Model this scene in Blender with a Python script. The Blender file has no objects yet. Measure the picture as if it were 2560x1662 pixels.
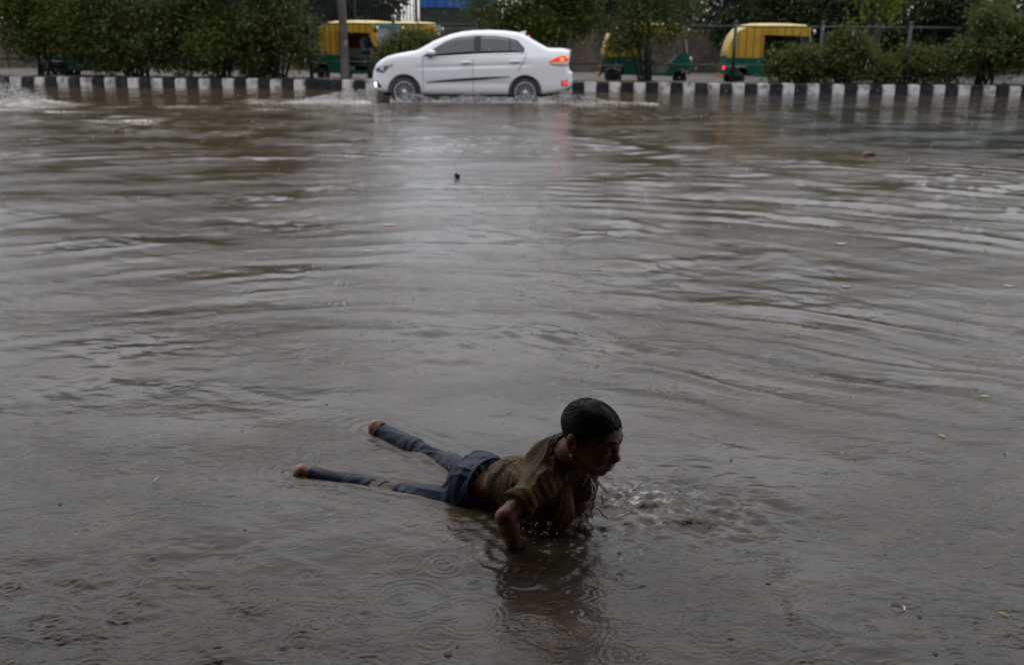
import bpy, bmesh, math, random
import numpy as np
from mathutils import Vector, Matrix
random.seed(7); RNG = np.random.default_rng(11)
R_ = math.radians
scene = bpy.context.scene
COL = scene.collection

# ------------------------------------------------------------------ camera
TH, ROLL, CAMH = R_(16.64), R_(0.41), 1.45
cam_d = bpy.data.cameras.new('camera'); cam = bpy.data.objects.new('camera', cam_d); COL.objects.link(cam)
rt0, up0, fw0 = Vector((1, 0, 0)), Vector((0, math.sin(TH), math.cos(TH))), Vector((0, math.cos(TH), -math.sin(TH)))
rt = rt0*math.cos(ROLL) + up0*math.sin(ROLL); up = up0*math.cos(ROLL) - rt0*math.sin(ROLL)
M = Matrix.Identity(4)
for i in range(3):
    M[i][0], M[i][1], M[i][2] = rt[i], up[i], -fw0[i]
M[2][3] = CAMH
cam.matrix_world = M
cam_d.sensor_width, cam_d.lens = 36.0, 35.0
cam_d.clip_start, cam_d.clip_end = 0.05, 900
cam_d.dof.use_dof = True; cam_d.dof.focus_distance = 2.92; cam_d.dof.aperture_fstop = 4.0
scene.camera = cam

# ------------------------------------------------------------------ sky, sun, exposure
SUN_EL, SUN_AZ = R_(84), R_(0)          # azimuth from +Y towards +X: thin cloud almost overhead, an added unseen deck shades the near side
w = bpy.data.worlds.new('World'); scene.world = w; w.use_nodes = True
nt = w.node_tree; nt.nodes.clear()
sky = nt.nodes.new('ShaderNodeTexSky'); sky.sky_type = 'NISHITA'; sky.sun_disc = False
sky.sun_elevation = SUN_EL; sky.sun_rotation = SUN_AZ
sky.air_density = 1.0; sky.dust_density = 1.5; sky.ozone_density = 1.0
hs = nt.nodes.new('ShaderNodeHueSaturation'); hs.inputs['Saturation'].default_value = 0.36
bg = nt.nodes.new('ShaderNodeBackground'); bg.inputs['Strength'].default_value = 0.15
wo = nt.nodes.new('ShaderNodeOutputWorld')
nt.links.new(sky.outputs[0], hs.inputs['Color']); nt.links.new(hs.outputs[0], bg.inputs['Color']); nt.links.new(bg.outputs[0], wo.inputs['Surface'])
sl = bpy.data.lights.new('sun', 'SUN'); sl.energy = 1.5; sl.angle = R_(130); sl.color = (1.0, 0.97, 0.93)
so = bpy.data.objects.new('sun', sl); COL.objects.link(so)
sd = Vector((math.sin(SUN_AZ)*math.cos(SUN_EL), math.cos(SUN_AZ)*math.cos(SUN_EL), math.sin(SUN_EL)))
so.rotation_euler = sd.to_track_quat('Z', 'Y').to_euler(); so.location = sd*60
scene.view_settings.view_transform = 'Standard'; scene.view_settings.look = 'None'
scene.view_settings.gamma = 1.0; scene.view_settings.use_curve_mapping = False
scene.view_settings.exposure = 0.53
scene.render.engine = 'CYCLES'
cy = scene.cycles
cy.use_denoising = True; cy.max_bounces = 8; cy.diffuse_bounces = 3; cy.glossy_bounces = 4; cy.transmission_bounces = 6
cy.transparent_max_bounces = 12; cy.caustics_reflective = False; cy.caustics_refractive = False
cy.sample_clamp_indirect = 6.0

# ------------------------------------------------------------------ materials
MATS = {}
def mat(name, color, rough=0.6, metal=0.0, spec=0.5, noise=None, bump=None, trans=0.0, emis=None, coat=0.0, sheen=0.0, ior=1.45, rnd=False):
    """noise = (scale, colour2, low, high) mottling; bump = (scale, distance)"""
    if name in MATS: return MATS[name]
    m = bpy.data.materials.new(name); m.use_nodes = True
    n = m.node_tree; b = n.nodes['Principled BSDF']
    b.inputs['Base Color'].default_value = (*color, 1); b.inputs['Roughness'].default_value = rough
    b.inputs['Metallic'].default_value = metal; b.inputs['Specular IOR Level'].default_value = spec
    b.inputs['Transmission Weight'].default_value = trans; b.inputs['Coat Weight'].default_value = coat
    b.inputs['IOR'].default_value = ior; b.inputs['Sheen Weight'].default_value = sheen
    if emis:
        b.inputs['Emission Color'].default_value = (*emis[0], 1); b.inputs['Emission Strength'].default_value = emis[1]
    tc = n.nodes.new('ShaderNodeTexCoord'); vec = tc.outputs['Object']
    if rnd:
        oi = n.nodes.new('ShaderNodeObjectInfo'); ml = n.nodes.new('ShaderNodeMath'); ml.operation = 'MULTIPLY'; ml.inputs[1].default_value = 53.0
        va = n.nodes.new('ShaderNodeVectorMath'); va.operation = 'ADD'; n.links.new(oi.outputs['Random'], ml.inputs[0]); n.links.new(tc.outputs['Object'], va.inputs[0]); n.links.new(ml.outputs[0], va.inputs[1]); vec = va.outputs[0]
    if noise:
        t = n.nodes.new('ShaderNodeTexNoise'); t.inputs['Scale'].default_value = noise[0]; t.inputs['Detail'].default_value = 6
        r = n.nodes.new('ShaderNodeMapRange'); r.inputs['From Min'].default_value = noise[2]; r.inputs['From Max'].default_value = noise[3]
        x = n.nodes.new('ShaderNodeMix'); x.data_type = 'RGBA'
        x.inputs[6].default_value = (*color, 1); x.inputs[7].default_value = (*noise[1], 1)
        n.links.new(vec, t.inputs['Vector']); n.links.new(t.outputs['Fac'], r.inputs['Value'])
        n.links.new(r.outputs[0], x.inputs[0]); n.links.new(x.outputs[2], b.inputs['Base Color'])
    if bump:
        t = n.nodes.new('ShaderNodeTexNoise'); t.inputs['Scale'].default_value = bump[0]; t.inputs['Detail'].default_value = 5
        u = n.nodes.new('ShaderNodeBump'); u.inputs['Distance'].default_value = bump[1]
        n.links.new(tc.outputs['Object'], t.inputs['Vector']); n.links.new(t.outputs['Fac'], u.inputs['Height']); n.links.new(u.outputs[0], b.inputs['Normal'])
    MATS[name] = m
    return m

def leaf_mat(name, dark, light, trans=0.35):
    if name in MATS: return MATS[name]
    m = bpy.data.materials.new(name); m.use_nodes = True; n = m.node_tree; n.nodes.clear()
    g = n.nodes.new('ShaderNodeNewGeometry'); mx = n.nodes.new('ShaderNodeMix'); mx.data_type = 'RGBA'
    mx.inputs[6].default_value = (*dark, 1); mx.inputs[7].default_value = (*light, 1)
    d = n.nodes.new('ShaderNodeBsdfPrincipled'); d.inputs['Roughness'].default_value = 0.6; d.inputs['Specular IOR Level'].default_value = 0.12
    t = n.nodes.new('ShaderNodeBsdfTranslucent'); s = n.nodes.new('ShaderNodeMixShader'); s.inputs[0].default_value = trans
    o = n.nodes.new('ShaderNodeOutputMaterial')
    n.links.new(g.outputs['Random Per Island'], mx.inputs[0]); n.links.new(mx.outputs[2], d.inputs['Base Color']); n.links.new(mx.outputs[2], t.inputs['Color'])
    n.links.new(d.outputs[0], s.inputs[1]); n.links.new(t.outputs[0], s.inputs[2]); n.links.new(s.outputs[0], o.inputs['Surface'])
    MATS[name] = m
    return m

# ------------------------------------------------------------------ object helpers
def tag(o, label=None, cat=None, group=None, kind=None):
    if label: o['label'] = label
    if cat: o['category'] = cat
    if group: o['group'] = group
    if kind: o['kind'] = kind
    return o
def link(o, parent=None):
    COL.objects.link(o)
    if parent is not None: o.parent = parent
    return o
def empty(name, loc=(0, 0, 0), rz=0.0):
    o = bpy.data.objects.new(name, None); COL.objects.link(o); o.location = loc; o.rotation_euler = (0, 0, rz); o.empty_display_size = 0.2
    return o
def np_mesh(name, verts, faces, m, parent=None, smooth=True):
    """verts (n,3) array, faces (m,3|4) array"""
    verts = np.asarray(verts, np.float32); faces = np.asarray(faces, np.int32)
    me = bpy.data.meshes.new(name); k = faces.shape[1]
    me.vertices.add(len(verts)); me.vertices.foreach_set('co', verts.ravel())
    me.loops.add(faces.size); me.loops.foreach_set('vertex_index', faces.ravel())
    me.polygons.add(len(faces)); me.polygons.foreach_set('loop_start', np.arange(0, faces.size, k, dtype=np.int32))
    me.polygons.foreach_set('use_smooth', np.full(len(faces), smooth, bool))
    me.update(calc_edges=True); me.validate()
    for mm in (m if isinstance(m, (list, tuple)) else [m]): me.materials.append(mm)
    return link(bpy.data.objects.new(name, me), parent)
class MB:
    """collects shapes, builds ONE mesh object"""
    def __init__(s): s.v = []; s.f = []
    def add(s, v, f):
        b = len(s.v); s.v += [tuple(p) for p in v]; s.f += [tuple(i+b for i in q) for q in f]; return s
    def box(s, c, d, rz=0.0, ry=0.0):
        x, y, z = d[0]/2, d[1]/2, d[2]/2
        v = [Vector((a*x, b*y, e*z)) for e in (-1, 1) for a, b in ((-1, -1), (1, -1), (1, 1), (-1, 1))]
        mm = Matrix.Rotation(rz, 3, 'Z') @ Matrix.Rotation(ry, 3, 'Y')
        return s.add([mm @ p + Vector(c) for p in v], [(3, 2, 1, 0), (4, 5, 6, 7), (0, 1, 5, 4), (1, 2, 6, 5), (2, 3, 7, 6), (3, 0, 4, 7)])
    def tube(s, pts, rad, n=8):
        pts = [Vector(p) for p in pts]
        rad = [rad]*len(pts) if isinstance(rad, (int, float)) else rad
        rings = []; 
        t = (pts[1]-pts[0]).normalized(); a = t.orthogonal().normalized()
        for i, p in enumerate(pts):
            t = (pts[min(i+1, len(pts)-1)] - pts[max(i-1, 0)]).normalized()
            a = (a - t*a.dot(t)); a = a.normalized() if a.length > 1e-6 else t.orthogonal().normalized()
            b = t.cross(a)
            rings.append([p + (a*math.cos(2*math.pi*k/n) + b*math.sin(2*math.pi*k/n))*rad[i] for k in range(n)])
        v = [q for r in rings for q in r]; f = []
        for i in range(len(pts)-1):
            for k in range(n):
                f.append((i*n+k, i*n+(k+1) % n, (i+1)*n+(k+1) % n, (i+1)*n+k))
        f.append(tuple(range(n-1, -1, -1))); f.append(tuple((len(pts)-1)*n+k for k in range(n)))
        return s.add(v, f)
    def lathe(s, prof, c, axis='Y', n=24):
        """prof: (radius, offset along axis)"""
        v = []
        for r, o in prof:
            for k in range(n):
                a = 2*math.pi*k/n; p, q = r*math.cos(a), r*math.sin(a)
                v.append((c[0]+p, c[1]+o, c[2]+q) if axis == 'Y' else (c[0]+p, c[1]+q, c[2]+o))
        f = []
        for i in range(len(prof)-1):
            for k in range(n):
                f.append((i*n+k, (i+1)*n+k, (i+1)*n+(k+1) % n, i*n+(k+1) % n))
        return s.add(v, f)
    def prism(s, poly, y0, y1):
        """polygon in xz extruded along y"""
        n = len(poly)
        v = [(x, y0, z) for x, z in poly] + [(x, y1, z) for x, z in poly]
        f = [tuple(range(n)), tuple(range(2*n-1, n-1, -1))] + [(i, i+n, (i+1) % n+n, (i+1) % n) for i in range(n)]
        return s.add(v, f)
    def ball(s, c, r, nu=10, nv=6):
        r = (r, r, r) if isinstance(r, (int, float)) else r
        v = [(c[0], c[1], c[2]-r[2])]
        for j in range(1, nv):
            ph = -math.pi/2 + math.pi*j/nv
            v += [(c[0]+r[0]*math.cos(ph)*math.cos(2*math.pi*i/nu), c[1]+r[1]*math.cos(ph)*math.sin(2*math.pi*i/nu), c[2]+r[2]*math.sin(ph)) for i in range(nu)]
        v.append((c[0], c[1], c[2]+r[2])); f = []
        for i in range(nu): f.append((0, 1+(i+1) % nu, 1+i)); 
        for j in range(nv-2):
            for i in range(nu):
                a = 1+j*nu; f.append((a+i, a+(i+1) % nu, a+nu+(i+1) % nu, a+nu+i))
        a = 1+(nv-2)*nu
        for i in range(nu): f.append((a+i, a+(i+1) % nu, len(v)-1))
        return s.add(v, f)
    def build(s, name, m, parent=None, bevel=0.0, smooth=False, fix=True):
        me = bpy.data.meshes.new(name); me.from_pydata([tuple(p) for p in s.v], [], s.f)
        if fix or bevel:
            bm = bmesh.new(); bm.from_mesh(me)
            bmesh.ops.recalc_face_normals(bm, faces=bm.faces)
            if bevel:
                es = [e for e in bm.edges if len(e.link_faces) == 2 and e.calc_face_angle(0) > 0.6]
                bmesh.ops.bevel(bm, geom=es, offset=bevel, segments=2, affect='EDGES', clamp_overlap=True)
            bm.to_mesh(me); bm.free()
        if smooth:
            me.polygons.foreach_set('use_smooth', np.ones(len(me.polygons), bool))
        me.materials.append(m); me.update()
        return link(bpy.data.objects.new(name, me), parent)

# ------------------------------------------------------------------ signed-distance modelling (numpy) for organic and curved bodies
class Field:
    def __init__(s, lo, hi, h):
        s.lo = np.array(lo, float); s.h = h; s.n = np.ceil((np.array(hi)-s.lo)/h).astype(int)+1
        s.ax = [(s.lo[i]+h*np.arange(s.n[i])).astype(np.float32) for i in range(3)]
        s.D = np.full(s.n, 0.2, np.float32)
    def win(s, lo, hi):
        a = np.clip(((np.array(lo)-s.lo)/s.h).astype(int), 0, s.n-1); b = np.clip(((np.array(hi)-s.lo)/s.h).astype(int)+2, 1, s.n)
        sl = tuple(slice(a[i], b[i]) for i in range(3))
        X, Y, Z = np.meshgrid(*[s.ax[i][sl[i]] for i in range(3)], indexing='ij', sparse=True)
        return sl, X, Y, Z
    def apply(s, fn, lo, hi, k=0.01, op='add', pad=0.03):
        sl, X, Y, Z = s.win(np.array(lo)-pad-k, np.array(hi)+pad+k)
        d = fn(X, Y, Z); D = s.D[sl]
        if op == 'add':
            h = np.clip(0.5+0.5*(D-d)/k, 0, 1); s.D[sl] = D*(1-h)+d*h-k*h*(1-h)
        elif op == 'sub':
            d = -d; h = np.clip(0.5-0.5*(D-d)/k, 0, 1); s.D[sl] = D*(1-h)+d*h+k*h*(1-h)
        elif op == 'and':
            h = np.clip(0.5-0.5*(D-d)/k, 0, 1); s.D[sl] = D*(1-h)+d*h+k*h*(1-h)
        else:
            s.D[sl] = D + d
    def cap(s, a, b, ra, rb, k=0.01, op='add', pad=0.03):
        a = np.array(a, float); b = np.array(b, float); ab = b-a; L = ab@ab; r = max(ra, rb)
        def fn(X, Y, Z):
            t = np.clip(((X-a[0])*ab[0]+(Y-a[1])*ab[1]+(Z-a[2])*ab[2])/L, 0, 1)
            return np.sqrt((X-a[0]-t*ab[0])**2+(Y-a[1]-t*ab[1])**2+(Z-a[2]-t*ab[2])**2)-(ra+(rb-ra)*t)
        s.apply(fn, np.minimum(a, b)-r, np.maximum(a, b)+r, k, op, pad)
    def ell(s, c, rad, axes=None, k=0.01, op='add', pad=0.03):
        c = np.array(c, float); A = np.eye(3) if axes is None else np.array(axes, float); rad = np.array(rad, float)
        def fn(X, Y, Z):
            q = [(X-c[0])*A[i][0]+(Y-c[1])*A[i][1]+(Z-c[2])*A[i][2] for i in range(3)]
            k0 = np.sqrt(sum((q[i]/rad[i])**2 for i in range(3))); k1 = np.sqrt(sum((q[i]/rad[i]**2)**2 for i in range(3)))
            return k0*(k0-1)/np.maximum(k1, 1e-6)
        r = rad.max(); s.apply(fn, c-r, c+r, k, op, pad)
    def mesh(s):
        D = s.D; ins = D < 0; nx, ny, nz = D.shape
        cnt = np.zeros((nx-1, ny-1, nz-1), np.int8)
        for i in (0, 1):
            for j in (0, 1):
                for k in (0, 1): cnt += ins[i:nx-1+i, j:ny-1+j, k:nz-1+k]
        act = (cnt > 0) & (cnt < 8); I = np.argwhere(act)
        idx = np.full(act.shape, -1, np.int32); idx[act] = np.arange(len(I))
        P = np.zeros((len(I), 3)); N = np.zeros(len(I))
        cor = [(i, j, k) for i in (0, 1) for j in (0, 1) for k in (0, 1)]
        vals = {c: D[I[:, 0]+c[0], I[:, 1]+c[1], I[:, 2]+c[2]] for c in cor}
        for a in cor:
            for ax in range(3):
                if a[ax] == 0:
                    b = list(a); b[ax] = 1; b = tuple(b); va, vb = vals[a], vals[b]
                    cr = (va < 0) != (vb < 0); t = np.where(cr, va/np.where(np.abs(va-vb) < 1e-12, 1, va-vb), 0)
                    for q in range(3): P[:, q] += np.where(cr, a[q]+(t if q == ax else 0), 0)
                    N += cr
        P = (P/N[:, None] + I)*s.h + s.lo
        F = []
        for ax in range(3):
            o1, o2 = (ax+1) % 3, (ax+2) % 3
            sa = [slice(None)]*3; sb = [slice(None)]*3; sa[ax] = slice(0, -1); sb[ax] = slice(1, None)
            A, B = ins[tuple(sa)], ins[tuple(sb)]
            E = np.argwhere(A != B); E = E[(E[:, o1] > 0) & (E[:, o2] > 0) & (E[:, o1] < D.shape[o1]-1) & (E[:, o2] < D.shape[o2]-1)]
            if not len(E): continue
            flip = A[E[:, 0], E[:, 1], E[:, 2]]
            def cell(d1, d2):
                G = E.copy(); G[:, o1] += d1; G[:, o2] += d2; return idx[G[:, 0], G[:, 1], G[:, 2]]
            q = np.stack([cell(-1, -1), cell(0, -1), cell(0, 0), cell(-1, 0)], 1)
            q[~flip] = q[~flip][:, ::-1]
            F.append(q)
        return P, np.concatenate(F)
# ================================================================== THE SETTING
def vnoise(x, y, seed=0):
    xi = np.floor(x).astype(np.int64); yi = np.floor(y).astype(np.int64); fx = x-xi; fy = y-yi
    fx = fx*fx*(3-2*fx); fy = fy*fy*(3-2*fy)
    def hsh(a, b):
        n = (a*374761393 + b*668265263 + seed*1442695041) & 0x7fffffff
        n = ((n ^ (n >> 13))*1274126177) & 0x7fffffff
        return ((n ^ (n >> 16)) & 0xffff)/65535.0
    return (hsh(xi, yi)*(1-fx)+hsh(xi+1, yi)*fx)*(1-fy) + (hsh(xi, yi+1)*(1-fx)+hsh(xi+1, yi+1)*fx)*fy
def fbm(x, y, seed=0, oct=3):
    a, s, r = 0.5, 1.0, 0
    for o in range(oct): r = r + a*vnoise(x*s, y*s, seed+o*17); a *= 0.5; s *= 2.03
    return r
def sstep(a, b, x):
    t = np.clip((x-a)/(b-a), 0, 1); return t*t*(3-2*t)
def kerb_y(x): return 27.40 - 0.0447*x

# ---- flooded road: a dense sheet of water near the camera, real waves, ripples and rain rings
rows = [0.7]
while rows[-1] < 29.2: rows.append(rows[-1] + min(max(rows[-1]**2*0.00092, 0.0048), 0.075))
rows = np.array(rows); NC = 760
HW = lambda y: 0.62*y+1.9          # half width of the sheet, wider than the view on both sides
tcol = np.linspace(-1, 1, NC); tcol = 0.70*tcol+0.30*tcol**3
GY = rows[:, None]*np.ones(NC)[None]; GX = tcol[None]*HW(rows[:, None])
def seg_dist(x, y, pts):
    d = np.full(x.shape, 1e9); sgn = np.zeros(x.shape)
    for (ax, ay), (bx, by) in zip(pts[:-1], pts[1:]):
        ex, ey = bx-ax, by-ay; t = np.clip(((x-ax)*ex+(y-ay)*ey)/(ex*ex+ey*ey), 0, 1)
        q = np.hypot(x-ax-t*ex, y-ay-t*ey); s = np.sign((x-ax)*ey-(y-ay)*ex)
        sgn = np.where(q < d, s, sgn); d = np.minimum(d, q)
    return d, sgn
BOY = (0.10, 2.85)
def water_height(x, y):
    wx = x + 0.55*(fbm(x*0.7, y*0.7, 3)-0.45); wy = y + 0.55*(fbm(x*0.7, y*0.7, 9)-0.45)
    rr = np.hypot(wx+0.3, wy-2.2)
    lam = 0.40 + 0.10*vnoise(x*0.25, y*0.25, 5)
    patch = sstep(0.36, 0.66, fbm(x*0.45+3, y*0.33, 21))
    calm = 1-0.70*sstep(2.0, 5.0, x)*sstep(10.5, 14, y)
    band = sstep(1.2, 3.2, rr)*(0.22+0.78*patch)*(1-0.60*sstep(8, 16, y))*calm
    ph = 2*np.pi*rr/lam
    z = 0.0060*band*(1-0.8*np.exp(-((x+0.22)/0.75)**2-((y-3.08)/0.55)**2))*(np.cos(ph)+0.42*np.cos(2*ph+0.4)+0.20*np.cos(3*ph+0.7))
    wx2 = x + 0.4*(fbm(x*1.1+9, y*1.1, 43)-0.45); ph2 = 2*np.pi*(wx2*0.50+wy*0.86)/0.33
    z += 0.0058*sstep(0.34, 0.58, fbm(x*0.5, y*0.5+7, 61))*(np.cos(ph2)+0.4*np.cos(2*ph2+0.4)+0.18*np.cos(3*ph2+0.7))*sstep(-0.5, 1.5, x)*sstep(2.8, 4.5, y)*calm
    # slow swells that carry the light and dark bands: many long-crested wave trains
    r3 = np.random.default_rng(15); sw = 0
    for i in range(22):
        L = 0.42*(1.095**i); th = math.pi/2 + r3.normal()*0.42; k = 2*np.pi/L
        sw = sw + L*0.0026*np.cos(k*(wx*math.cos(th)+wy*math.sin(th))+6.28*r3.random())
    quiet = 1-0.92*np.exp(-((x+0.22)/0.75)**2-((y-3.08)/0.55)**2)
    z += 0.42*sw*quiet*calm*(0.55+0.9*sstep(0.3, 0.62, fbm(x*0.35+5, y*0.30, 25)))*(1-0.35*sstep(10, 18, y))
    # short crossing ripples, in gusts
    r2 = np.random.default_rng(5); amp_n = 0.30+0.85*sstep(0.40, 0.64, fbm(x*1.1, y*1.3, 31))
    s = 0
    for i in range(26):
        L = 0.030*(1.110**i)
        th = math.pi/2 + r2.normal()*0.55; k = 2*np.pi/L
        fade = 1-sstep(L*75, L*150, y)
        s = s + fade*L*0.0058*np.cos(k*((wx+0.03*np.sin(y*21+i))*math.cos(th)+(wy+0.03*np.sin(x*17+2*i))*math.sin(th))+6.28*r2.random())
    z += s*amp_n*(0.4+0.6*calm)
    chop = fbm(x*8, y*10, 101, 2)-0.38
    z += 0.0032*chop*(1-sstep(3, 6, y))
    # wave fronts running away from the passing traffic
    for pts, a, wdt in (([(-17, 22.0), (-9, 21.2), (-4.6, 20.2)], 0.030, 0.35),
                        ([(-1.6, 18.6), (0.6, 15.8), (2.0, 13.0), (3.0, 10.6)], 0.020, 0.25),
                        ([(1.8, 9.6), (3.6, 9.2), (5.6, 8.1)], 0.012, 0.2),
                        ([(-13, 19), (-8, 17.2), (-5.6, 15.6)], 0.030, 0.35),
                        ([(2.4, 4.6), (2.9, 3.9), (3.1, 3.3)], 0.010, 0.10)):
        d, sg = seg_dist(x+0.25*(fbm(x*0.9, y*0.9, 7)-0.45), y+0.35*(fbm(x*0.8, y*0.8, 8)-0.45), pts)
        z += a*np.exp(-(d/wdt)**2)*np.where(sg > 0, 1, 0.75) - 0.35*a*np.exp(-((d-2.2*wdt)/wdt)**2)
    # around the wading boy
    bx, by = x-BOY[0], y-BOY[1]
    nearb = np.exp(-((x-0.37)/0.22)**2-((y-2.93)/0.16)**2)
    z += nearb*(0.012 + 0.030*(0.5-np.abs(fbm(x*11, y*13, 131, 3)-0.45)*4)*(0.3+fbm(x*6, y*6, 132)))
    nb2 = np.exp(-((x-0.65)/0.30)**2-((y-2.85)/0.25)**2)
    z += nb2*(0.016*(0.4-np.abs(fbm(x*9, y*12, 141, 3)-0.45)*3.5))
    nb3 = np.exp(-((x-0.12)/0.30)**2-((y-2.52)/0.20)**2)
    ra = np.hypot(x-0.02, (y-2.63))
    z += (0.0032*np.cos(2*np.pi*ra/0.050)*np.exp(-ra/0.14) + 0.012*(fbm(x*20, y*20, 151, 2)-0.38))*(0.25+nb3)*np.exp(-ra/0.5)*1.3
    # water heaped along the legs
    d, sg = seg_dist(x, y, [(-0.70, 3.13), (-0.40, 3.06), (-0.14, 2.95)]); z += 0.010*np.exp(-(d/0.05)**2)*(fbm(x*15, y*15, 161)-0.2)
    d, sg = seg_dist(x, y, [(-0.30, 3.30), (-0.06, 3.05)]); z += 0.016*np.exp(-(d/0.06)**2)
    for pts in ([(-0.72, 3.14), (-0.42, 3.06), (-0.12, 2.93)], [(-0.52, 3.53), (-0.28, 3.31), (-0.06, 3.05)], [(-0.05, 2.88), (0.06, 2.74), (0.20, 2.72)]):
        d, sg = seg_dist(x+0.02*(fbm(x*9, y*9, 181)-.45), y+0.04*(fbm(x*7, y*7, 182)-.45), pts)
        z += 0.0042*np.cos(2*np.pi*(d-0.05)/0.052)*np.exp(-d/0.085)*(0.4+1.2*fbm(x*6, y*6, 183))
    # bow wave and wake of the car, splash at far left
    d, sg = seg_dist(x, y, [(-4.8, 22.2), (-3.4, 21.95), (-2.2, 21.9), (0.6, 22.0), (2.6, 22.2)])
    z += 0.034*np.exp(-(d/0.30)**2)*(0.55+0.9*fbm(x*2.2, y*2.2, 171))
    d, sg = seg_dist(x, y, [(-5.6, 22.0), (-3.4, 22.0)]); z += 0.07*np.exp(-(d/0.4)**2)
    z += 0.13*np.exp(-((x+10.1)/0.8)**2-((y-20.9)/0.32)**2)
    return z
WZ = water_height(GX, GY)
foam = np.zeros_like(GX)
d, sg = seg_dist(GX, GY, [(-14, 20.6), (-9.5, 19.4), (-7.4, 17.9), (-6.0, 16.6)]); foam += 0.75*np.exp(-(d/0.55)**2)*sstep(0.42, 0.62, fbm(GX*1.3, GY*2.2, 201))
d, sg = seg_dist(GX, GY, [(-5.6, 22.1), (-3.6, 21.9)]); foam += 0.6*np.exp(-(d/0.5)**2)*sstep(0.3, 0.6, fbm(GX*1.8, GY*3, 204))
d, sg = seg_dist(GX, GY, [(-3.6, 21.8), (0.6, 21.85), (3.4, 22.2)]); foam += 0.38*np.exp(-(d/0.4)**2)*sstep(0.40, 0.66, fbm(GX*2, GY*3, 203))*(1-sstep(1.5, 3.2, GX))
d, sg = seg_dist(GX, GY, [(-12, 21.4), (-9.4, 20.7)]); foam += 0.7*np.exp(-(d/0.6)**2)*sstep(0.4, 0.6, fbm(GX*2, GY*3, 205))
d, sg = seg_dist(GX, GY, [(-17, 21.6), (-9, 20.9), (-4.6, 19.9)]); foam += 0.3*np.exp(-(d/0.5)**2)*sstep(0.4, 0.65, fbm(GX*1.5, GY*2.5, 207))
nb = np.exp(-((GX-0.36)/0.19)**2-((GY-2.93)/0.12)**2); foam += 1.0*nb*sstep(0.44, 0.56, fbm(GX*30, GY*36, 209)); foam += 0.3*np.exp(-((GX-0.66)/0.20)**2-((GY-2.86)/0.10)**2)*sstep(0.56, 0.66, fbm(GX*40, GY*46, 211)); foam += 0.6*np.exp(-((GX-0.1)/0.3)**2-((GY-2.62)/0.10)**2)*sstep(0.60, 0.68, fbm(GX*44, GY*50, 212))
# rain rings, stamped into the sheet
def stamp(x0, y0, R, fn):
    i0, i1 = np.searchsorted(rows, (y0-R, y0+R)); hw = HW(y0)
    j0, j1 = np.searchsorted(tcol, np.array((x0-R, x0+R))/hw)+np.array((-1, 1))
    if i1-i0 < 1 or j1-j0 < 1 or j0 < 0 or j1 > NC: return
    r = np.hypot(GX[i0:i1, j0:j1]-x0, GY[i0:i1, j0:j1]-y0); WZ[i0:i1, j0:j1] += fn(r)
ring_rng = np.random.default_rng(77)
for q in range(2600):
    y0 = 1.3 + 8.5*ring_rng.random()**1.7; x0 = (2*ring_rng.random()-1)*(0.6*y0+0.5)
    R = 0.006 + 0.042*ring_rng.random()**1.6 if q % 9 else 0.05+0.06*ring_rng.random()
    lam = 0.012+0.010*ring_rng.random(); A = 0.0024*(0.5+ring_rng.random())*(0.02/(0.02+R*0.45))
    if y0 > 4: A *= 1.5; lam *= 1.5
    nn = 1 if R < 0.03 else 2
    stamp(x0, y0, R+lam*3, lambda r: A*np.cos(2*np.pi*(r-R)/lam)*np.exp(-((r-R)/(0.7*nn*lam))**2))
for q in range(420):
    y0 = 1.3 + 7*ring_rng.random()**1.4; x0 = (2*ring_rng.random()-1)*(0.6*y0+0.5); A = 0.0014+0.0022*ring_rng.random(); R = 0.006+0.007*ring_rng.random()
    stamp(x0, y0, R*4, lambda r: -A*np.exp(-(r/R)**2)+0.5*A*np.exp(-((r-1.8*R)/(0.6*R))**2))
# keep the sheet away from poking behind the kerb: it ends inside the kerb stones
keep = GY < (kerb_y(GX)+0.10)
nr = len(rows)
vi = np.arange(nr*NC).reshape(nr, NC)
quads = np.stack([vi[:-1, :-1], vi[:-1, 1:], vi[1:, 1:], vi[1:, :-1]], -1).reshape(-1, 4)
kq = (keep[:-1, :-1] & keep[1:, :-1] & keep[:-1, 1:] & keep[1:, 1:]).reshape(-1)
quads = quads[kq]
used = np.unique(quads); remap = np.full(nr*NC, -1, np.int64); remap[used] = np.arange(len(used))
WV = np.stack([GX.ravel(), GY.ravel(), WZ.ravel()], 1)[used]

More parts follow.
